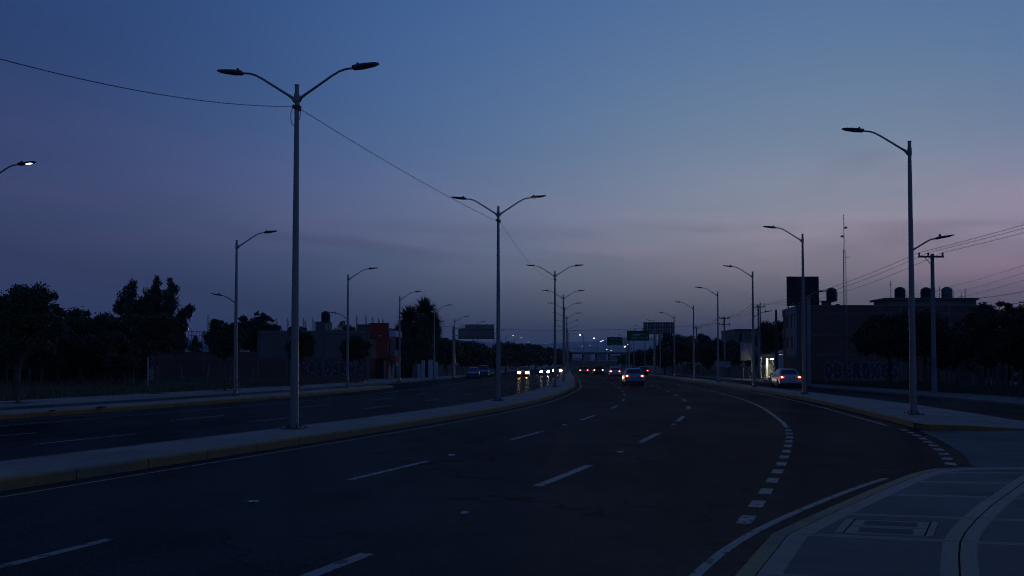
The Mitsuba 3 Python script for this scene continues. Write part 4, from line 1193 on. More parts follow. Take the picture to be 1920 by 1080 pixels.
# lit shop
sp0, sp1 = np.array([28.56, 92.0]), np.array([28.92, 100.0])
ds = (sp1 - sp0) / np.linalg.norm(sp1 - sp0)
ns = np.array([-ds[1], ds[0]])
LS = float(np.linalg.norm(sp1 - sp0))


def shopm(t0, t1, d0, d1, z0, z1):
    a, b = sp0 + ds * t0, sp0 + ds * t1
    return extrude(Polygon([tuple(a + ns * d0), tuple(b + ns * d0), tuple(b + ns * d1), tuple(a + ns * d1)]).buffer(0), z0, z1)


so = thing('corner_shop', 'small pale shop with a brightly lit open doorway and shelves of goods inside', 'shop')
d0, d1 = LS * .16, LS * .58         # the doorway
zfl, zdo, zrf = .34, 2.5, 2.76 + .15
part(so, 'wall', cat(shopm(0, d0, -.2, 0, .05, zrf), shopm(d0, d1, -.2, 0, zdo, zrf), shopm(d1, LS, -.2, 0, zfl + 1.95, zrf), shopm(d1, LS, -.2, 0, .05, zfl)), 'render_pale')
part(so, 'step', shopm(d0 - .2, LS * .98, 0, .5, .05, zfl - .03), 'concrete')
part(so, 'floor', shopm(0, LS, -3.2, 0.0, .05, zfl), 'concrete')
part(so, 'back_wall', shopm(0, LS, -3.4, -3.2, .05, zrf - .1), 'white_wash')
part(so, 'side_wall', cat(shopm(0, .18, -3.2, -.2, .05, zrf - .1), shopm(LS - .18, LS, -3.2, -.2, .05, zrf - .1)), 'white_wash')
part(so, 'roof', shopm(-.1, LS + .1, -3.5, .25, zrf, zrf + .14), 'render_grey')
part(so, 'grille_window', cat([shopm(d1 + .3 + i * .42, d1 + .35 + i * .42, -.12, -.08, zfl, zfl + 1.95) for i in range(int((LS - d1 - .4) / .42))]), 'dark_metal')
part(so, 'window_shutter', shopm(d1 + .35, LS - .1, -.3, -.24, zfl, zfl + 1.95), 'sheet_dull')
part(so, 'door_frame', cat(shopm(d0 - .03, d0 + .05, -.2, .03, zfl, zdo), shopm(d1 - .05, d1 + .03, -.2, .03, zfl, zdo)), 'frame_alu')
sv_ = part(so, 'shelf', cat([shopm(d0 - .3, d1 + .6, -1.7, -1.35, zfl + .3 + i * .38, zfl + .33 + i * .38) for i in range(5)] + [shopm(d0 - .3 + i * .9, d0 - .26 + i * .9, -1.7, -1.35, zfl, zfl + 1.9) for i in range(4)]), 'render_pale')
gr = np.random.default_rng(4)
for bs in ('paint_red', 'sheet_white', 'sign_green', 'paint_bronze', 'render_pale'):
    part(sv_, 'goods', cat([shopm(t_, t_ + .14, -1.62, -1.40, zfl + .33 + j * .38, zfl + .33 + j * .38 + gr.uniform(.12, .3)) for t_ in np.arange(d0 - .2, d1 + .45, .19) for j in range(5) if gr.random() < .3]), bs, kind='stuff')
part(so, 'ceiling_lamp', shopm(d0 + .2, d1 - .1, -.75, -.5, zdo - .12, zdo - .05), 'lens_dull', emit=(34.0, 35.0, 26.0), label='lit white tube lamp inside the doorway')

ob = thing('dark_building', 'dark flat roofed building in the background left of the lit shop', 'building')
part(ob, 'wall', bx(31.93, 36.58, 122, 130, .05, 6.73), 'brick_grey')
part(ob, 'roof_edge', bx(31.86, 36.66, 121.8, 130.1, 6.73, 6.88), 'render_grey')
w_ = part(ob, 'window', bx(32.39, 32.92, 121.95, 122.02, 5.13, 6.19), 'window_glass')
part(w_, 'frame', cat(bx(32.34, 32.41, 121.92, 122.04, 5.13, 6.19), bx(32.91, 32.97, 121.92, 122.04, 5.13, 6.19)), 'frame_alu')
# signboards
for xa_, xb_, za_, zb_, yy, lb_ in ((26.0, 27.45, 2.28, 4.31, 97.0, 'pale square signboard on two posts between the right trees and the lit shop'),
                                    (30.37, 31.38, 3.0, 4.43, 104.0, 'dim bluish signboard above the lit shop doorway'),
                                    (24.93, 26.89, 1.51, 2.23, 105.0, 'low wide pale signboard at the foot of the right trees')):
    t = thing('signboard', lb_, 'signboard')
    part(t, 'board', bx(xa_, xb_, yy, yy + .08, za_, zb_), 'sheet_dull')
    part(t, 'rim', cat(bx(xa_ - .04, xb_ + .04, yy - .02, yy + .1, zb_, zb_ + .05), bx(xa_ - .04, xb_ + .04, yy - .02, yy + .1, za_ - .05, za_), bx(xa_ - .04, xa_, yy - .02, yy + .1, za_, zb_), bx(xb_, xb_ + .04, yy - .02, yy + .1, za_, zb_)), 'dark_metal')
    for p in (xa_ + (xb_ - xa_) * .2, xb_ - (xb_ - xa_) * .15):
        part(t, 'post', cyl(.06, .06, 0.05, za_ - .05, 8, p, yy + .04), 'dark_metal')

# ------------------------------------------------------------------ overhead signs


def text_bars(owner, x0, z0, yy, rows_, bsdf='sign_white'):
    """lines of unreadable small lettering as separate raised bars"""
    r = np.random.default_rng(12)
    for (rz, ra, rb, hh) in rows_:
        x, ms = x0 + ra, []
        while x < x0 + rb:
            w = r.uniform(.10, .17)
            ms.append(bx(x, x + w * .55, yy - .006, yy - .001, z0 + rz, z0 + rz + hh * r.uniform(.75, 1)))
            x += w + (.14 if r.random() < .18 else .03)
        part(owner, 'lettering', cat(ms), bsdf)


# back of the sign over the left carriageway
gs = thing('gantry_sign', 'grey back of a large overhead road sign on a left pavement mast', 'road sign')
sy = 107.0
mx = -7.33
part(gs, 'mast', lathe([(.20, 0.1), (.19, 3), (.16, 6.59)], 16, x=mx, y=sy), 'pole_metal', 40)
part(gs, 'mast_foot', cat(bx(mx - .4, mx + .4, sy - .4, sy + .4, .13, .19)), 'dark_metal')
xe = -2.31
part(gs, 'beam', cat(bx(mx, xe, sy - .09, sy + .09, 6.24, 6.33), bx(mx, xe, sy - .09, sy + .09, 5.41, 5.49)), 'pole_metal')
part(gs, 'upper_panel', bx(-5.88, xe, sy + .1, sy + .16, 6.32, 6.79), 'sign_back')
part(gs, 'lower_panel', bx(-6.72, xe, sy + .1, sy + .16, 5.05, 6.28), 'sign_back')
for i in range(6):
    xx = -6.62 + i * (xe - -6.62 - .1) / 5.0
    part(gs, 'stiffener', bx(xx - .04, xx + .04, sy + .03, sy + .1, 5.08, 6.72 if i > 0 else 6.25), 'sign_back')
part(gs, 'rim', cat(bx(-6.75, -6.71, sy + .08, sy + .18, 5.05, 6.28), bx(xe, xe + .05, sy + .08, sy + .18, 5.05, 6.79), bx(-6.75, xe + .05, sy + .08, sy + .18, 5.01, 5.05), bx(-5.88, xe + .05, sy + .08, sy + .18, 6.79, 6.83)), 'dark_metal')
part(gs, 'lamp_rack', cat([bx(-6.45 + i * .17, -6.45 + i * .17 + .03, sy - .4, sy - .36, 6.32, 6.72) for i in range(4)] + [bx(-6.45, -5.88, sy - .4, sy - .36, z_, z_ + .03) for z_ in (6.32, 6.52, 6.72)]), 'bolt_metal')


def green_sign(xl, xr, zl, zh, yy, pole_x, label, rows_, truss):
    t = thing('green_sign', label, 'road sign')
    pn = part(t, 'panel', bx(xl, xr, yy, yy + .06, zl, zh), 'sign_green')
    part(t, 'border', cat(bx(xl, xr, yy - .008, yy - .001, zh - .07, zh - .03), bx(xl, xr, yy - .008, yy - .001, zl + .03, zl + .07), bx(xl + .03, xl + .06, yy - .008, yy - .001, zl + .07, zh - .07), bx(xr - .06, xr - .03, yy - .008, yy - .001, zl + .07, zh - .07)), 'sign_green')
    text_bars(t, xl, zl, yy, rows_)
    part(t, 'mast', lathe([(.24, .1), (.22, 3), (.18, zh + .1)], 16, x=pole_x, y=yy + .45), 'pole_metal', 40)
    part(t, 'beam', cat(bx(min(xl, pole_x), max(xr, pole_x), yy + .1, yy + .28, zh - .35, zh - .2), bx(min(xl, pole_x), max(xr, pole_x), yy + .1, yy + .28, zl + .25, zl + .4)), 'pole_metal')
    if truss:
        part(t, 'truss', cat([tube([(truss[0] + i * (truss[1] - truss[0]) / 3, yy + .2, zl + .3), (truss[0] + i * (truss[1] - truss[0]) / 3, yy + .2, zh - .25)], .05, 6) for i in range(4)]), 'pole_metal')
    part(t, 'lamp', cat([bx(xl + (xr - xl) * f_ - .12, xl + (xr - xl) * f_ + .12, yy - .5, yy - .3, zh + .05, zh + .15) for f_ in (.35, .7)] + [bx(xl + (xr - xl) * f_ - .02, xl + (xr - xl) * f_ + .02, yy - .4, yy + .1, zh + .0, zh + .05) for f_ in (.35, .7)]), 'dark_metal')
    return t


sx0, sx1 = 18.62, 22.2
wd = sx1 - sx0
green_sign(sx0, sx1, 5.66, 7.3, 138.0, 23.16, 'larger green overhead road sign with white lettering, right of the small one', ((1.02, wd * .24, wd * .86, .14), (.78, wd * .30, wd * .55, .26), (.36, wd * .18, wd * .96, .24)), None)
sx0, sx1 = 20.74, 24.05
wd = sx1 - sx0
green_sign(sx0, sx1, 6.02, 7.83, 186.0, 25.56, 'smaller green overhead road sign farther down the road', ((1.30, wd * .15, wd * .9, .14), (.2, wd * .2, wd * .9, .2)), (24.23, 25.21))

rb = thing('billboard', 'wide weathered billboard frame seen from behind above the distant right trees', 'billboard')
rx0, rx1, ry = 23.45, 28.96, 152.0
for i in range(8):
    xa_ = rx0 + (rx1 - rx0) * i / 8
    part(rb, 'sheet', bx(xa_ + .02, xa_ + (rx1 - rx0) / 8 - .02, ry + .12, ry + .17, 7.24, 9.38), 'sheet_dull')
for i in range(13):
    xx = rx0 + (rx1 - rx0) * i / 12
    part(rb, 'upright', bx(xx - .035, xx + .035, ry, ry + .11, 5.96 if 2 <= i <= 5 else 7.1, 9.43), 'rust_metal')
for z_ in (7.29, 7.86, 8.52, 9.19):
    part(rb, 'cross_rail', bx(rx0, rx1, ry - .06, ry - .003, z_ - .04, z_ + .04), 'rust_metal')
part(rb, 'mast', lathe([(.30, .1), (.26, 7.19)], 14, x=26.4, y=ry + .5), 'pole_metal', 40)

bs_ = thing('banner_sign', 'tall dark blue banner sign with pale marks among the distant left lamp posts', 'sign')
part(bs_, 'panel', bx(3.29, 4.37, 215, 215.1, 4.47, 7.23), 'paint_navy')
text_bars(bs_, 3.33, 4.47, 215.0, ((.8, .2, .95, .12), (1.25, .15, .9, .14), (1.75, .35, .75, .3)))
part(bs_, 'post', cat(cyl(.09, .09, .05, 4.47, 8, 3.49, 215.05), cyl(.09, .09, .05, 4.47, 8, 4.23, 215.05)), 'dark_metal')

# distant overpass
ov = thing('overpass', 'distant pale concrete overpass on slim pillars at the end of the road', 'bridge')
oy = 385.0
ox0, ox1 = 26.46, 50.03
part(ov, 'deck', bx(ox0 - 40, ox1 + 20, oy, oy + 8, 6.75, 7.16), 'render_grey')
part(ov, 'parapet', bx(ox0 - 40, ox1 + 20, oy - .15, oy + .05, 7.18, 7.52), 'render_grey')
for i, x_ in enumerate(np.linspace(ox0, ox1 + 6, 6)):
    part(ov, 'pillar', cyl(.55, .55, -.05, 6.75, 12, x_, oy + 3), 'render_grey')
em = thing('retaining_wall', 'low pale retaining wall under the distant overpass', 'wall')
part(em, 'wall', bx(25.36, 41.23, 330, 330.5, -.05, 3.25), 'paint_bronze')
part(em, 'cap', bx(25.36, 41.23, 329.9, 330.6, 3.25, 3.46), 'render_pale')

# ------------------------------------------------------------------ trees
FROM = ['first', 'second', 'third', 'fourth', 'fifth', 'sixth', 'seventh', 'eighth', 'ninth', 'tenth', 'eleventh', 'twelfth', 'thirteenth']


def leaf_cloud(centres, radii, n, size, r, flatten=0.8, droop=0.0):
    """n leaf-sized faces spread through the clumps' volumes, denser towards their skins"""
    centres, radii = np.asarray(centres, float), np.asarray(radii, float)
    w = radii ** 2
    idx = r.choice(len(centres), n, p=w / w.sum())
    d = r.normal(size=(n, 3))
    d /= np.linalg.norm(d, axis=1, keepdims=True)
    rad = radii[idx] * (0.35 + 0.65 * r.random(n) ** 0.5) * (0.80 + 0.5 * r.random(n) ** 2)
    c = centres[idx] + d * rad[:, None] * [1, 1, flatten]
    a = r.normal(size=(n, 3)) + np.array([0, 0, -droop])
    a /= np.linalg.norm(a, axis=1, keepdims=True)
    b = np.cross(a, r.normal(size=(n, 3)))
    b /= np.linalg.norm(b, axis=1, keepdims=True)
    s = size * (0.6 + 0.8 * r.random(n))[:, None]
    v = np.stack([c - a * s, c + b * s * .42, c + a * s, c - b * s * .42], 1).reshape(-1, 3)
    k = np.arange(n)[:, None] * 4
    f = np.vstack([k + [0, 1, 2], k + [0, 2, 3]])
    return trimesh.Trimesh(v, f, process=False)


def crown_clumps(rx, ry, rz, n, clump, r, bottom=-0.75):
    P, R = [], []
    while len(P) < n:
        d = r.normal(size=3)
        d /= np.linalg.norm(d)
        k = (0.25 + 0.75 * r.random() ** 0.6)
        p = d * k
        if p[2] < bottom:
            continue
        P.append(p * [rx, ry, rz] * (1 - .35 * clump / max(rx, rz)))
        R.append(clump * r.uniform(.65, 1.25))
    for _ in range(n // 2):            # loose tufts that stand out of the crown
        d = r.normal(size=3)
        d /= np.linalg.norm(d)
        d[2] = abs(d[2]) * (1 if r.random() < .7 else -.5)
        P.append(d * [rx, ry, rz] * r.uniform(.80, .97))
        R.append(clump * r.uniform(.25, .5))
    return np.array(P), np.array(R)


def branch(p0, p1, r0, r1, r, wob=.12, n=6):
    t = np.linspace(0, 1, n)[:, None]
    p = np.asarray(p0) * (1 - t) + np.asarray(p1) * t
    L = np.linalg.norm(np.asarray(p1) - np.asarray(p0))
    p[1:-1] += r.normal(size=(n - 2, 3)) * wob * L * .35
    return tube(p, np.linspace(r0, r1, n), 7)


def tree(x, y, h, rx, label, group=None, trunk=1.8, tr=.12, ry=None, rz=None, clumps=26, clump=.8, leaves=7000, leaf=.15, mat='leaf_dark', bark='bark', seed=1, lean=(0, 0), stems=1, name='tree', z=.12, droop=0.0, inner=True):
    r = np.random.default_rng(seed)
    ry = ry or rx
    rz = rz or (h - trunk) / 2
    t = thing(name, label, 'shrub' if name == 'shrub' else 'tree', group, (x, y, z))
    cz_ = h - rz
    C, R = crown_clumps(rx, ry, rz, clumps, clump, r)
    C = C + [lean[0], lean[1], cz_]
    limbs = []
    for s_ in range(stems):
        o = np.array([(s_ - (stems - 1) / 2) * tr * 2.2, 0, 0])
        fork = np.array([lean[0] * .5 + (s_ - (stems - 1) / 2) * .7, lean[1] * .5, min(trunk * 1.05, cz_)])
        limbs.append(branch(o, fork, tr * 1.25, tr * .8, r, .05, 7))
        for c in C[r.permutation(len(C))[:max(5, len(C) // (4 * stems))]]:
            limbs.append(branch(fork, c, tr * .55, tr * .12, r, .12))
    part(t, 'trunk', cat(limbs[:1] + [m for m in limbs[1:]]), bark, 50)
    m = [leaf_cloud(C, R, leaves, leaf, r, .85, droop)]
    if inner:
        m.append(leaf_cloud(C, R * .62, leaves // 7, leaf * 2.4, r))
    part(t, 'crown', cat(m), mat)
    return t


# left plot
tree(-30.21, 52, 6.91 - .12, 2.9, 'large dark tree at the left edge, tallest crown of the left thicket there', None, 1.6, .16, clumps=46, clump=.72, leaves=15000, leaf=.11, seed=11)
tree(-31.86, 50, 6.2, 3.0, 'dark tree cut off by the left edge of the view', None, 1.6, .16, clumps=34, clump=.8, leaves=9000, leaf=.13, seed=12)
tree(-30.85, 56, 5.9 - .12, 1.7, 'smaller dark tree filling the gap right of the leftmost large tree', None, 1.2, .10, clumps=26, clump=.6, leaves=8000, leaf=.11, seed=13)
tree(-31.37, 62, 5.91 - .12, 2.4, 'rounded dark tree with low crown left of the tall eucalyptus', None, 1.3, .14, clumps=40, clump=.7, leaves=13000, leaf=.12, seed=14)
tree(-30.02, 66, 5.73 - .12, 2.7, 'broad dark tree standing in front of the tall eucalyptus', None, 1.3, .14, clumps=40, clump=.75, leaves=13000, leaf=.13, seed=15)
tree(-30.8, 58, 4.37 - .12, 1.9, 'low dark bushy tree between the two left tree groups', None, .9, .10, clumps=26, clump=.65, leaves=8000, leaf=.12, seed=16)
tree(-28.64, 60, 4.09 - .12, 2.5, 'low dark bushy tree spreading under the rounded left tree', None, .8, .10, clumps=30, clump=.65, leaves=9000, leaf=.12, seed=17)
for i, (p, yy, top, rx_) in enumerate(((-10, 72, 655, 3.2), (62, 74, 650, 3.0), (118, 73, 654, 2.8), (176, 75, 652, 3.0), (232, 76, 656, 2.8))):
    tree((p - 960) / 1600 * yy, yy, 1.75 + (684.2 - top) / 1600 * yy - .12, rx_, 'low dark shrub under the left trees, ' + FROM[i] + ' from the left edge', 'shrubs under the left trees', .3, .08, rz=1.75, clumps=26, clump=.8, leaves=5500, leaf=.16, seed=130 + i, name='shrub')
# eucalyptus: separate upright plumes of foliage
r_ = np.random.default_rng(31)
eu = thing('eucalyptus_tree', 'tall eucalyptus with separate upright plumes of foliage rising over the left thicket', 'tree', None, (-32.14, 76, .12))
ex = -32.14
plumes = [((-34.14 - ex), 7.66, 1.0, 9.28), ((-33.28 - ex), 7.09, .9, 8.62), ((-31.81 - ex), 8.38, .75, 9.67), ((-32.09 - ex), 7.38, 1.1, 8.62), ((-30.29 - ex), 8.23, .8, 9.57),
          ((-30.67 - ex), 6.95, 1.0, 8.04), ((-29.1 - ex), 6.47, .75, 7.19), ((-34.9 - ex), 6.99, .6, 7.85), ((-31.43 - ex), 5.76, 1.5, 6.95), ((-29.67 - ex), 5.42, 1.1, 6.23), ((-33.14 - ex), 5.76, 1.5, 6.95), ((-29.91 - ex), 3.85, 1.2, 4.8)]
C, R = [], []
limbs = [branch((0, 0, 0), (.1, 0, 4.2), .26, .18, r_, .05)]
for (px_, pz_, pr_, pt_) in plumes:
    top = pt_ - .12
    lo = pz_ - .12 - (pt_ - pz_) * .6
    for k in range(9):
        u = k / 8
        C.append((px_ + r_.normal() * .18 + (u - .5) * .25, r_.normal() * .5, lo + (top - .25 - lo) * u))
        R.append(pr_ * .62 * (1.1 - .5 * abs(u - .4) - .25 * u) * r_.uniform(.8, 1.1))
    limbs.append(branch((.1, 0, 3.4), (px_, 0, pz_ - .3), .11, .03, r_, .10))
part(eu, 'trunk', cat(limbs), 'pale_bark', 50)
part(eu, 'crown', leaf_cloud(C, R, 17000, .14, r_, 1.15, 1.2), 'leaf_olive')
# street trees on the left pavement, each in its square pit
PITS = [(35.5, 35.9, 5.0, 1.0, 1.85, 'thin street tree on the left pavement nearest to the left edge', 21, 1), (291.5, 47.8, 4.9, 1.05, 2.0, 'thin street tree on the left pavement in front of the dark thicket', 22, 1), (421.5, 52.7, 4.75, 1.05, 1.75, 'round street tree on the left pavement beside the left verge lamp', 23, 1),
        (566, 64.6, 4.5, 1.0, 1.75, 'round street tree on the left pavement behind the nearest median post', 24, 1), (668, 76.5, 4.25, 1.55, 1.75, 'wide street tree with forked trunk before the left end of the red house', 25, 2)]
for (p, yy, h_, rx_, tr_, lb_, sd, st) in PITS:
    xx = (p - 960) / 1600 * yy
    tree(xx, yy, h_, rx_, lb_, None, tr_, .055 if sd != 21 else .065, clumps=30, clump=.42, leaves=9000, leaf=.085, mat='leaf_green', seed=sd, name='street_tree', stems=st, z=.15, lean=(.25 if sd == 21 else 0, 0), bark='bark')
    pit = thing('tree_pit', lb_.split(' on the left')[0].replace('thin street tree', 'dark square tree pit of the thin tree').replace('round street tree', 'dark square tree pit of the round tree').replace('wide street tree with forked trunk before the left end of the red house', 'dark square tree pit of the wide forked tree') + {21: ' nearest the left edge', 22: ' before the thicket', 23: ' beside the verge lamp', 24: ' behind the median post', 25: ' by the red house'}[sd], 'tree pit', None, (xx, yy, .15))
    part(pit, 'soil', bx(-.55, .55, -.55, .55, -.02, .006), 'earth')
    part(pit, 'frame', cat(bx(-.62, .62, -.62, -.56, -.02, .012), bx(-.62, .62, .56, .62, -.02, .012), bx(-.62, -.56, -.56, .56, -.02, .012), bx(.56, .62, -.56, .56, -.02, .012)), 'kerb_concrete')
# behind the walls
tree(-30.11, 100, 8.02 - .12, 3.1, 'broad dark tree rising behind the low brick wall left of the brick building', None, 2.0, .16, rz=2.6, clumps=44, clump=.75, leaves=12000, leaf=.15, seed=33)
tree(-32.38, 96, 6.45 - .12, 2.0, 'dark tree behind the low brick wall beside the pale shed', None, 2.0, .14, clumps=30, clump=.7, leaves=8000, leaf=.15, seed=34)
tree(-45.86, 124, 5.96 - .12, .9, 'small dark bush in front of the dark roof railing', None, 2.0, .10, clumps=14, clump=.5, leaves=2500, leaf=.15, seed=35)
tree(-20.92, 106, 7.4 - .12, 1.5, 'ragged tree showing above the brick roof beside the left verge lamp', None, 3.4, .12, clumps=22, clump=.6, leaves=3800, leaf=.15, mat='leaf_olive', seed=36, inner=False)
tree(-20.85, 112, 7.09 - .12, 1.3, 'sparse tree top just left of the red house parapet', None, 3.4, .10, clumps=16, clump=.5, leaves=1600, leaf=.15, mat='leaf_olive', seed=37, inner=False)
tree(-16.34, 120, 7.17 - .12, 2.2, 'dark tree between the red house and the palm', None, 2.0, .14, clumps=26, clump=.8, leaves=7000, leaf=.16, seed=38)
# behind the left fence, towards the distance
BK = [(838, 128, 636, 2.4), (868, 138, 640, 3.0), (832, 142, 627, 2.8), (902, 150, 645, 3.2), (948, 172, 640, 3.4), (930, 160, 655, 2.6), (975, 205, 643, 3.8), (1004, 240, 648, 4.4), (1030, 275, 652, 4.6), (1052, 310, 655, 4.6), (885, 170, 640, 3.6), (990, 300, 650, 5.0)]
for i, (p, yy, top, rx_) in enumerate(BK):
    tree((p - 960) / 1600 * yy, yy, 1.75 + (684.2 - top) / 1600 * yy - .12, rx_, 'dark tree beyond the left wooden fence, ' + FROM[sorted(q[0] for q in BK).index(p)] + ' of its row from the palms', 'trees beyond the left fence', 1.2, .16, clumps=28, clump=1.0 if yy < 200 else 1.4, leaves=6500, leaf=.19 if yy < 200 else .3, seed=60 + i, mat='leaf_dark' if i % 3 else 'leaf_olive')
# right side row in the distance
BR = [(1255, 150, 625, 2.7), (1222, 172, 648, 2.6), (1290, 138, 632, 3.0), (1330, 128, 636, 3.0), (1362, 122, 640, 2.6), (1310, 150, 626, 2.6), (1275, 165, 622, 2.2), (1200, 200, 655, 3.2), (1183, 240, 660, 3.6), (1240, 140, 650, 2.2), (1345, 150, 631, 2.8), (1168, 300, 664, 4.0), (1385, 112, 655, 1.8)]
for i, (p, yy, top, rx_) in enumerate(BR):
    tree((p - 960) / 1600 * yy + .6, yy, 1.75 + (684.2 - top) / 1600 * yy - .12, rx_, 'dark tree along the right pavement fence, ' + FROM[sorted((q[0] for q in BR)).index(p)] + ' of its row from the left', 'trees along the right pavement', 1.2, .16, clumps=26, clump=.9, leaves=6500, leaf=.18, seed=90 + i, mat='leaf_dark' if i % 3 else 'leaf_olive')
tree(31.83, 104, 7.04 - .12, 2.3, 'dark tree behind the lit shop and plain dark pole', None, 3.0, .16, rz=2.0, clumps=30, clump=.75, leaves=8500, leaf=.15, seed=120)
# big trees before the brick building
tree(29.19, 66, 5.73 - .12, 2.5, 'large rounded dark tree before the brick wall, left of the nearest right lamp', None, 2.3, .16, rz=1.85, clumps=46, clump=.72, leaves=15000, leaf=.12, seed=41)
tree(30.98, 64, 5.81 - .12, 2.6, 'large dark tree behind the concrete utility pole', None, 2.2, .16, rz=2.0, clumps=44, clump=.74, leaves=14000, leaf=.12, seed=42)
tree(34.63, 66, 5.35 - .12, 2.5, 'dark tree before the flat roofed house, right of the utility pole', None, 1.4, .15, rz=2.2, clumps=40, clump=.7, leaves=12000, leaf=.12, seed=43)
tree(32.18, 56, 6.11 - .12, 2.3, 'tall dark tree at the right edge of the view', None, 1.5, .16, rz=2.4, clumps=50, clump=.6, leaves=15000, leaf=.11, seed=44)
tree(33.4, 54, 5.54 - .12, 2.4, 'dark tree cut off by the right edge of the view', None, 1.5, .16, rz=2.3, clumps=36, clump=.7, leaves=10000, leaf=.12, seed=45)
tree(32.91, 60, 4.46 - .12, 1.8, 'lower dark tree between the two crowns at the right edge', None, 1.2, .12, clumps=30, clump=.6, leaves=9000, leaf=.12, seed=46)
tree(33.7, 58, 2.99 - .12, 2.6, 'low dark shrubby tree under the crowns at the right edge', None, .6, .10, rz=1.3, clumps=30, clump=.6, leaves=9000, leaf=.12, seed=47)


# the pair of fan palms with skirts of dead fronds


def blade(o, d, L, w, r):
    """one stiff sword leaf from o along d"""
    d = d / np.linalg.norm(d)
    s_ = np.cross(d, [0, 0, 1.0] + r.normal(size=3) * .3)
    s_ /= np.linalg.norm(s_) + 1e-9
    m = o + d * L * .45
    tip = o + d * L + [0, 0, -.10 * L * (1 - abs(d[2]))]
    return [o - s_ * w * .35, o + s_ * w * .35, m - s_ * w, m + s_ * w, tip], [[0, 2, 1], [1, 2, 3], [2, 4, 3]]


def join(parts_):
    V, F, k = [], [], 0
    for v, f in parts_:
        V += v
        F += [[i + k for i in t_] for t_ in f]
        k += len(v)
    return trimesh.Trimesh(np.array(V), F, process=False)


def palm(x, y, heads, label, seed):
    """heads: (dx, z, size) of each rosette of sword leaves; dead leaves hang from below them to the ground"""
    r = np.random.default_rng(seed)
    t = thing('palm_tree', label, 'palm tree', 'pair of shaggy palms', (x, y, .12))
    for i, (dx, z_, k) in enumerate(heads):
        part(t, 'trunk', branch((dx * .35, 0, 0), (dx, 0, z_), .34, .18, r, .03, 7), 'bark', 40)
        leaves, dead = [], []
        for j in range(460):
            u = r.random()
            d = r.normal(size=3)
            d[2] = abs(d[2]) * 1.1 if u < .55 else -abs(d[2]) * .75
            d /= np.linalg.norm(d)
            leaves.append(blade(np.array([dx, 0, z_ - .75 - 1.1 * max(0, -d[2]) - .5 * r.random()]), d, k * r.uniform(1.3, 1.8), .115, r))
        for j in range(900):
            az, zz_ = r.uniform(0, 2 * np.pi), r.uniform(.9, z_ - 1.2)
            f_ = zz_ / z_
            rad = (.30 + k * 1.05 * min(1, .35 + .75 * f_)) * r.uniform(.55, 1)
            o = np.array([math.cos(az), math.sin(az), 0])
            base = np.array([dx * (.35 + .65 * f_), 0, zz_])
            ln = r.uniform(.8, 1.5)
            v, f = blade(base + o * rad * .75, o * rad * .35 + [0, 0, -ln], ln, r.uniform(.07, .14), r)
            dead.append((v, f))
        part(t, 'crown', join(leaves), 'leaf_olive', kind='stuff')
        part(t, 'dead_leaves', join(dead), 'dead_frond', kind='stuff')
    return t


px0, px1 = -11.27, -13.31
palm(px0, 110, ((0.0, 10.58 - .12 - 1.0, 1.25), (-10.31 - px0, 8.65 - .12 - .6, 1.1)), 'taller shaggy palm with spiky crown and hanging dead leaves right of the red house', 51)
palm(px1, 111, ((0.0, 9.62 - .12 - .9, 1.2), (-14.15 - px1, 7.6 - .12 - .6, 1.0)), 'shorter shaggy palm with spiky crown leaning against the taller palm', 52)

# ------------------------------------------------------------------ fences and boards at the back of the pavements


def stake_fence(name, curve, y0, y1, label, pitch, hmin, hmax, seed, mat, off):
    r = np.random.default_rng(seed)
    t = thing(name, label, 'fence')
    c = curve.offset(off)
    s0, s1 = c.s_of_y(y0), c.s_of_y(y1)
    ms = []
    s_ = s0
    k = 0
    while s_ < s1:
        p = c.at(s_)
        h_, w_ = r.uniform(hmin, hmax), r.uniform(.035, .07)
        ms.append(hull([(p[0] + a * w_ + (r.uniform(-.06, .06) if z_ > .5 else 0), p[1] + b * w_, z_) for a in (-1, 1) for b in (-1, 1) for z_ in (.05, h_)]))
        s_ += pitch * r.uniform(.6, 1.4)
        k += 1
    part(t, 'stakes', cat(ms), mat, kind='stuff')
    q = c.piece(s0, s1, 4.0)
    for z_ in (.7, 1.25):
        part(t, 'wire', tube(np.c_[q, np.full(len(q), z_)], .010, 4), 'dark_metal')
    return t


stake_fence('wooden_fence', left_back, 106, 205, 'rough fence of grey wooden stakes behind the left pavement beyond the palms', .42, 1.5, 2.1, 71, 'wood_grey', -.4)
stake_fence('wooden_fence', right_back, 100, 200, 'rough fence of grey wooden stakes along the right pavement below the trees', .45, 1.4, 2.0, 72, 'wood_grey', .5)
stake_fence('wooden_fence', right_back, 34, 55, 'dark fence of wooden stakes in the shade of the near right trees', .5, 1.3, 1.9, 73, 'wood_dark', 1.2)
t = thing('wire_fence', 'dark fence of leaning posts and wires among the left trees', 'fence')
r_ = np.random.default_rng(9)
for i in range(14):
    px_, py_ = -40 + i * 1.55, 58 + i * .55
    part(t, 'post', tube([(px_, py_, .05), (px_ + r_.uniform(-.25, .25), py_, 1.5 + r_.uniform(-.2, .3))], .05, 6), 'wood_grey')
for z_ in (.6, 1.1):
    part(t, 'wire', tube([(-40, 58, z_), (-30, 61.5, z_ - .08), (-19.9, 65.1, z_)], .010, 4), 'dark_metal')
t = thing('white_post', 'slim white post standing in the grass left of the low brick wall', 'post', None, (-26.43, 62, .12))
part(t, 'post', cyl(.05, .045, 0, 2.15, 8), 'white_wash')
part(t, 'cap', cyl(.06, .02, 2.15, 2.22, 8), 'white_wash')
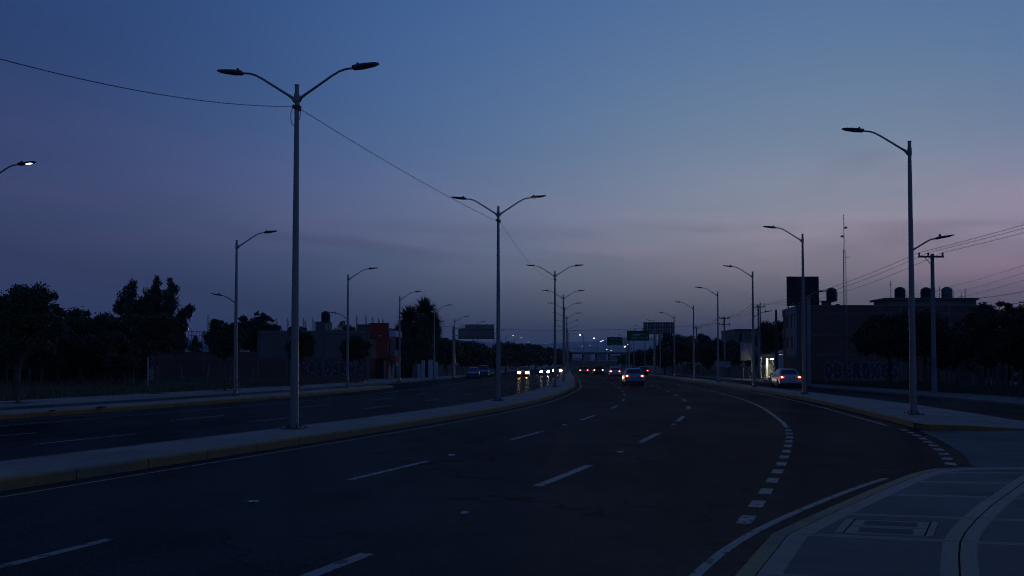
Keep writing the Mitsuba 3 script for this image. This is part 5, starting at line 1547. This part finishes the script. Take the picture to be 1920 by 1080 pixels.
for a, b, zl, zh, lb_ in ((783, 789, 706, 682, 'narrow white painted board under the palms, leftmost of four'), (790, 797, 704.5, 674.5, 'white painted board under the palms, second of four'), (803.2, 812, 704.5, 674.5, 'widest white painted board under the palms'), (816.5, 821, 703.5, 678, 'narrow white painted board right of the lamp post by the palms')):
    t = thing('white_board', lb_, 'board')
    yb = 108.5
    xa_, xb_ = (a - 960) / 1600 * yb, (b - 960) / 1600 * yb
    z0_, z1_ = .12, 1.75 + (684.2 - zh) / 1600 * yb
    n = max(2, int(round((xb_ - xa_) / .2)))
    for i in range(n):
        u0, u1 = xa_ + (xb_ - xa_) * i / n, xa_ + (xb_ - xa_) * (i + 1) / n - .012
        tp = z1_ - .10 * abs((i + .5) / n - .5) * 2
        part(t, 'plank', hull([(u0, yb, z0_), (u1, yb, z0_), (u0, yb + .03, z0_), (u1, yb + .03, z0_), (u0, yb, tp), (u1, yb, tp + .02), (u0, yb + .03, tp), (u1, yb + .03, tp + .02)]), 'white_wash')

# houses and lamps on the far hillside
r_ = np.random.default_rng(77)
for i in range(34):
    yy = r_.uniform(620, 1500)
    p = r_.uniform(985, 1250) if i < 27 else r_.uniform(330, 430)
    xx = (p - 960) / 1600 * yy
    zz_ = max(-.05, (yy - 560) * .020) * r_.uniform(.3, 1)
    w_, d_, h_ = r_.uniform(7, 12), 8.0, r_.uniform(3.2, 7)
    hk = thing('hillside_house', 'tiny flat roofed house far off on the hazy hillside at the end of the road', 'house', 'houses on the far hillside', (xx, yy, 0))
    part(hk, 'wall', bx(-w_ / 2, w_ / 2, 0, d_, -.06, zz_ + h_), ('render_pale', 'render_grey', 'sheet_white', 'brick_grey')[i % 4])
    part(hk, 'roof_edge', bx(-w_ / 2 - .2, w_ / 2 + .2, -.2, d_ + .2, zz_ + h_, zz_ + h_ + .35), 'render_grey')
    for k in range(int(w_ / 3)):
        part(hk, 'window', bx(-w_ / 2 + 1 + k * 2.8, -w_ / 2 + 2.4 + k * 2.8, -.05, .02, zz_ + h_ - 2.2, zz_ + h_ - .9), 'window_glass')
FL = [(1114, 634, 235), (1126.5, 640, 262), (1130, 639, 278), (1137.5, 655.5, 330), (1172, 650, 300), (1178, 646, 262), (1088, 627.6, 215), (1105.5, 648, 420), (1092, 650, 520), (351, 617, 170), (1062, 652, 640), (1146, 657, 480)]
for i, (p, q_, yy) in enumerate(FL):
    xx, zt_ = (p - 960) / 1600 * yy, 1.75 + (684.2 - q_) / 1600 * yy
    t = thing('street_light', 'lit white street light on a thin post behind the tall eucalyptus and metal shed' if i == 9 else 'distant lit white street light, ' + FROM[sorted(q[0] for q in FL[:9] + FL[10:]).index(p)] + ' from the left of those over the road end', 'street lamp', None if i == 9 else 'distant lit street lights', (xx, yy, 0))
    part(t, 'post', tube([(.9, 0, -.06), (.9, 0, zt_ - .3), (.6, 0, zt_ + .1), (0, 0, zt_ + .16)], .07, 6), 'pole_metal')
    hd = part(t, 'lamp_head', hull([(a, b, zt_ + c) for a in (-.4, .4) for b in (-.18, .18) for c in (.06, .16)]), 'head_metal')
    rl_ = .075 + .00033 * yy
    part(hd, 'lens', trimesh.creation.icosphere(2, rl_).apply_transform(trimesh.transformations.compose_matrix(scale=[1.2, 1, .8], translate=[0, 0, zt_])), 'lens_dull', True, emit=((3.4, 3.3, 2.9) if i not in (4, 9) else (12, 12.2, 12)) if i < 7 or i == 9 else (1.0, 1.0, .9))

# ------------------------------------------------------------------ cars
# a car is built facing +y, standing on z = 0, its middle at the origin


def car(label, x, y, heading, kind='sedan', paint='paint_grey', lights=None, group=None, scale=1.0, z=0.0):
    """lights: None, 'tail', 'head' or 'tail_dim'"""
    W, L = {'sedan': (1.74, 4.45), 'hatch': (1.70, 4.0), 'pickup': (1.82, 5.1), 'suv': (1.82, 4.55)}[kind]
    t = thing('car', label, 'car', group, (x, y, z), heading)
    hw, hl = W / 2, L / 2
    if kind == 'sedan':
        deck, hood, roof, base_r, base_f, top_r, top_f = .98, .92, 1.45, -hl + .42, hl - 1.05, -hl + 1.05, hl - 1.95
    elif kind == 'hatch':
        deck, hood, roof, base_r, base_f, top_r, top_f = 1.0, .95, 1.50, -hl + .10, hl - .95, -hl + .55, hl - 1.75
    elif kind == 'suv':
        deck, hood, roof, base_r, base_f, top_r, top_f = 1.10, 1.05, 1.70, -hl + .06, hl - 1.05, -hl + .38, hl - 1.85
    else:
        deck, hood, roof, base_r, base_f, top_r, top_f = 1.06, 1.02, 1.72, -hl + 1.75, hl - 1.2, -hl + 2.0, hl - 2.0
    # lower body: stations along y, each a rounded section
    st = [(-hl, .74, .46, deck - .16), (-hl + .05, .92, .34, deck - .03), (-hl + .30, .985, .27, deck), (-hl * .45, 1.0, .22, deck - .01), (0, 1.0, .22, (deck + hood) / 2), (hl * .45, 1.0, .22, hood + .01), (hl - .75, .985, .23, hood - .05), (hl - .25, .92, .27, hood - .14), (hl - .05, .80, .34, hood - .24), (hl, .64, .42, hood - .34)]
    V, k = [], 0
    for (yy, f_, lo, hi) in st:
        w = hw * f_
        sec = [(-w * .90, lo), (-w * .985, lo + .12), (-w, lo + (hi - lo) * .45), (-w * .985, hi - .16), (-w * .93, hi - .05), (-w * .80, hi), (0, hi + .018)]
        sec = sec + [(-a, b) for a, b in sec[-2::-1]]
        k = len(sec)
        V += [(a, yy, b) for a, b in sec]
    F = []
    for i in range(len(st) - 1):
        for j in range(k):
            q = (j + 1) % k
            F += [[i * k + j, (i + 1) * k + q, i * k + q], [i * k + j, (i + 1) * k + j, (i + 1) * k + q]]
    for j in range(1, k - 1):
        F += [[0, j, j + 1], [(len(st) - 1) * k, (len(st) - 1) * k + j + 1, (len(st) - 1) * k + j]]
    body = trimesh.Trimesh(np.array(V, float), F, process=True)
    trimesh.repair.fix_normals(body)
    wy = (-hl + .80, hl - .86)
    rw = .32 if kind in ('sedan', 'hatch') else .36
    try:
        mb = m3d.Manifold(m3d.Mesh(np.asarray(body.vertices, np.float32), np.asarray(body.faces, np.uint32)))
        for yy in wy:
            c = m3d.Manifold.cylinder(W + 1, rw + .07, rw + .07, 20, True).rotate([0, 90, 0]).translate([0, yy, rw])
            inner = m3d.Manifold.cube([W - .44, 2, 2], True).translate([0, yy, rw])
            mb = mb - (c - inner)
        if kind == 'pickup':
            mb = mb - m3d.Manifold.cube([W - .22, 1.45, .6], True).translate([0, -hl + .92, deck + .0])
        mm = mb.to_mesh()
        body = trimesh.Trimesh(mm.vert_properties[:, :3], mm.tri_verts, process=False)
    except Exception:
        pass
    part(t, 'body', body, paint, 35)
    # greenhouse
    wb, wt, zb_ = hw * .90, hw * .66, deck - .03
    zf_ = hood - .02
    P = []
    for yy, zz_, w in ((base_r, zb_, wb), (base_f, zf_, wb), ((base_r + base_f) / 2, zb_, wb * 1.02), (top_r, roof - .05, wt), (top_f, roof - .05, wt), ((top_r + top_f) / 2, roof - .03, wt), (top_r + .15, roof, wt * .86), (top_f - .15, roof, wt * .86), ((top_r + top_f) / 2, roof + .02, wt * .80)):
        P += [(-w, yy, zz_), (w, yy, zz_)]
    cab = hull(P)
    part(t, 'cabin', cab, paint, 30)

    def pane(nm, a, b, c, e, off, bsdf='car_glass'):
        q = np.array([a, b, c, e], float)
        n = np.cross(q[1] - q[0], q[3] - q[0])
        n /= np.linalg.norm(n)
        if np.dot(n, q.mean(0) - np.array([0, 0, 1.0])) < 0:
            n = -n
        m = hull(np.vstack([q + n * off, q - n * .05]))
        return part(t, nm, m, bsdf)

    lerp = lambda a, b, u: tuple(np.asarray(a) * (1 - u) + np.asarray(b) * u)
    rb0, rb1, rt0, rt1 = (-wb, base_r, zb_), (wb, base_r, zb_), (-wt, top_r, roof - .05), (wt, top_r, roof - .05)
    g = .10
    pane('rear_window', lerp(lerp(rb0, rb1, .08), lerp(rt0, rt1, .08), .14), lerp(lerp(rb0, rb1, .92), lerp(rt0, rt1, .92), .14), lerp(lerp(rb0, rb1, .92), lerp(rt0, rt1, .92), .90), lerp(lerp(rb0, rb1, .08), lerp(rt0, rt1, .08), .90), .012)
    fb0, fb1, ft0, ft1 = (-wb, base_f, zf_), (wb, base_f, zf_), (-wt, top_f, roof - .05), (wt, top_f, roof - .05)
    pane('windscreen', lerp(lerp(fb0, fb1, .07), lerp(ft0, ft1, .07), .12), lerp(lerp(fb0, fb1, .93), lerp(ft0, ft1, .93), .12), lerp(lerp(fb0, fb1, .93), lerp(ft0, ft1, .93), .93), lerp(lerp(fb0, fb1, .07), lerp(ft0, ft1, .07), .93), .012)
    ym = (top_r + top_f) / 2 - .05
    for s_ in (-1, 1):
        yb_ = base_r + (top_r - base_r) * .5
        yf_ = base_f + (top_f - base_f) * .45
        zl, zh = zb_ + .09, roof - .10
        ul, uh = (zl - zb_) / (roof - .05 - zb_), (zh - zb_) / (roof - .05 - zb_)
        xl, xh = wb + (wt - wb) * ul, wb + (wt - wb) * uh
        pane('side_window', (s_ * xl, base_r + (top_r - base_r) * ul + .32, zl), (s_ * xl, ym - .04, zl), (s_ * xh, ym - .04, zh), (s_ * xh, top_r + .14, zh), .015)
        pane('side_window', (s_ * xl, ym + .04, zl), (s_ * xl, base_f + (top_f - base_f) * ul - .28, zl), (s_ * xh, top_f - .12, zh), (s_ * xh, ym + .04, zh), .015)
        part(t, 'mirror', hull([(s_ * (hw * .93), base_f - .42, zb_ + .02), (s_ * (hw * .93), base_f - .30, zb_ + .02), (s_ * (hw + .15), base_f - .46, zb_ + .0), (s_ * (hw + .15), base_f - .32, zb_ + .0), (s_ * (hw * .95), base_f - .42, zb_ + .15), (s_ * (hw + .15), base_f - .44, zb_ + .15), (s_ * (hw + .12), base_f - .32, zb_ + .13)]), paint)
        for yy in wy:
            tyre = lathe([(rw * .62, -.10), (rw * .93, -.105), (rw, -.075), (rw, .075), (rw * .93, .105), (rw * .62, .10)], 22)
            R_ = trimesh.transformations.rotation_matrix(math.pi / 2, [0, 1, 0])
            tyre.apply_transform(R_)
            tyre.apply_translation((s_ * (hw - .12), yy, rw))
            w_ = part(t, 'wheel', tyre, 'tyre', 40)
            rim = lathe([(.02, -.08), (rw * .60, -.085), (rw * .60, .085), (rw * .45, .06), (.05, .07), (.02, .07)], 16)
            rim.apply_transform(R_ if s_ > 0 else trimesh.transformations.rotation_matrix(-math.pi / 2, [0, 1, 0]))
            rim.apply_translation((s_ * (hw - .115), yy, rw))
            part(w_, 'rim', rim, 'rim', 40)
    # bumpers, plates, lamps
    part(t, 'rear_bumper', hull([(a * hw * .93, -hl - .03, z_) for a in (-1, 1) for z_ in (.36, .54)] + [(a * hw * .97, -hl + .22, z_) for a in (-1, 1) for z_ in (.30, .56)]), paint if kind != 'pickup' else 'rim', 30)
    part(t, 'front_bumper', hull([(a * hw * .80, hl + .03, z_) for a in (-1, 1) for z_ in (.30, .50)] + [(a * hw * .95, hl - .30, z_) for a in (-1, 1) for z_ in (.25, .52)]), paint, 30)
    part(t, 'underside', bx(-hw * .8, hw * .8, -hl + .15, hl - .2, .16, .30), 'trim_black')
    part(t, 'grille', hull([(a * hw * .42, hl + .035 - b * .1, z_) for a in (-1, 1) for b in (0, 1) for z_ in (.52, .64)]), 'trim_black')
    part(t, 'licence_plate', bx(-.16, .16, -hl - .035, -hl - .015, .70, .80) if kind != 'pickup' else bx(-.16, .16, -hl - .045, -hl - .03, .42, .52), 'plate_white')
    part(t, 'boot_seam', bx(-hw * .62, hw * .62, -hl - .004, -hl + .05, deck - .20, deck - .185), 'trim_black')
    for s_ in (-1, 1):
        zl = deck - .25
        q = [(s_ * hw * .52, -hl + .012, zl + .02), (s_ * hw * .50, -hl + .02, zl + .13), (s_ * hw * .90, -hl + .05, zl - .02), (s_ * hw * .91, -hl + .06, zl + .15), (s_ * hw * .985, -hl + .26, zl + .02), (s_ * hw * .975, -hl + .26, zl + .14), (s_ * hw * .52, -hl + .25, zl + .05), (s_ * hw * .55, -hl - .016, zl + .03), (s_ * hw * .55, -hl - .014, zl + .12), (s_ * hw * .86, -hl + .012, zl + .0), (s_ * hw * .86, -hl + .014, zl + .14)]
        on = lights in ('tail', 'tail_far')
        gain = 2.2 if lights == 'tail_far' else 1.0
        tl = part(t, 'tail_light', hull(q), 'paint_red', emit=(.42 * gain, .008 * gain, .006 * gain) if on else None, label='lit red tail light' if on else None)
        bulb = trimesh.creation.icosphere(2, .062)
        bulb.apply_transform(np.diag([1.3, .5, .9, 1]))
        bulb.apply_translation((s_ * hw * .74, -hl - .012, zl + .075))
        part(tl, 'bulb', bulb, 'paint_red', True, emit=(5.0 * gain, 1.4 * gain, .6 * gain) if on else None)
        on = lights in ('head', 'head_warm', 'fog')
        zh = hood - .30
        hq = [(s_ * hw * .46, hl + .015, zh - .07), (s_ * hw * .46, hl + .01, zh + .07), (s_ * hw * .80, hl - .07, zh - .08), (s_ * hw * .82, hl - .09, zh + .10), (s_ * hw * .93, hl - .34, zh + .0), (s_ * hw * .92, hl - .34, zh + .12), (s_ * hw * .5, hl - .3, zh)]
        hlamp = part(t, 'headlight', hull(hq), 'lens_dull')
        lens = trimesh.creation.icosphere(2, .21)
        lens.apply_transform(np.diag([1.15, .45, 1.0, 1]))
        lens.apply_translation((s_ * hw * .67, hl + .0, zh + .01))
        part(hlamp, 'lamp', lens, 'lens_dull', True, emit={'head': (22, 23, 24), 'head_warm': (23, 14, 5)}.get(lights), label='lit headlight' if on else None)
        if on:                                             # the beam of the lamp itself, thrown forward and a little down
            o = place[t] @ mi.ScalarPoint3f(float(s_ * hw * .67), float(hl + .12), float(zh))
            g_ = place[t] @ mi.ScalarPoint3f(float(s_ * hw * .67), float(hl + 10.1), float(zh - .35))
            k_ = {'head': (48, 50, 51), 'head_warm': (50, 32, 14)}[lights]
            scene[hlamp + '__beam'] = {'type': 'spot', 'to_world': T().look_at(origin=list(o), target=list(g_), up=[0, 0, 1]), 'cutoff_angle': 22.0, 'beam_width': 6.0, 'intensity': {'type': 'rgb', 'value': list(k_)}}
    if kind in ('suv', 'hatch'):
        part(t, 'spoiler', bx(-wt * .9, wt * .9, top_r - .12, top_r + .08, roof - .05, roof - .01), paint)
    return t


def road_heading(curve, yy, away=True):
    return curve.heading(yy) + (0 if away else math.pi)


# away from the camera, on the right carriageway
car('pale blue sedan with lit tail lights, nearest car driving away on the road', 10.65, 73.2 + 2.2, road_heading(lane_two, 74) + .02, 'sedan', 'paint_blue', 'tail')
car('dark teal car with tail lights, leftmost of the cars driving away', 12.71, 149 + 2.2, road_heading(lane_one, 150), 'hatch', 'paint_teal', 'tail_far')
car('black high car with bright tail lights, second from left of those driving away', 14.45, 141 + 2.2, road_heading(lane_one, 142), 'suv', 'paint_black', 'tail_far')
car('silver sedan with tail lights, just left of the nearest pale blue sedan', 15.63, 128 + 2.2, road_heading(lane_two, 130), 'sedan', 'paint_silver', 'tail_far')
car('dark car mostly hidden behind the pale blue sedan, one red tail light showing', 21.89, 141 + 2.2, road_heading(exit_line, 142), 'sedan', 'paint_black', 'tail_far')
car('white sedan with tail lights on the right service road before the brick building', 21.65, 65.5 + 2.2, -.125, 'sedan', 'paint_white', 'tail')
# towards the camera, on the left carriageway
car('oncoming car with warm yellowish headlights, leftmost of the lit oncoming cars', 1.7, 124 + 2.0, road_heading(left_lane_two, 126, False), 'hatch', 'paint_bronze', 'head_warm')
car('oncoming car with white headlights left of the third median lamp post', 5.58, 143 + 2.2, road_heading(left_lane_two, 145, False), 'sedan', 'paint_navy', 'head')
car('oncoming car with headlights partly hidden by the median lamp posts', 8.21, 152 + 2.0, road_heading(median_left, 154, False), 'suv', 'paint_grey', 'head_warm')
car('unlit dark blue sedan facing the camera on the left, the nearer of two', -4.93, 106 + 2.2, road_heading(left_lane_one, 108, False) + .10, 'sedan', 'paint_navy', None)
car('unlit blue car partly hidden behind the nearer dark blue sedan', -4.16, 121 + 2.0, road_heading(left_lane_one, 123, False) + .08, 'suv', 'paint_navy', None)

# ------------------------------------------------------------------ the evening haze
HAZE = 0.00015
scene['haze_air'] = {'type': 'homogeneous', 'albedo': {'type': 'rgb', 'value': [0.95, 0.95, 0.95]}, 'sigma_t': HAZE}
labels['haze'] = {'label': 'thin bluish evening haze over the road and the far hillside', 'category': 'haze', 'kind': 'stuff'}
scene['haze'] = {'type': 'cube', 'to_world': T().translate([0, 5800, 159]).scale([12600, 7000, 161]), 'bsdf': {'type': 'null'}, 'interior': {'type': 'ref', 'id': 'haze_air'}}
scene['camera']['medium'] = {'type': 'ref', 'id': 'haze_air'}
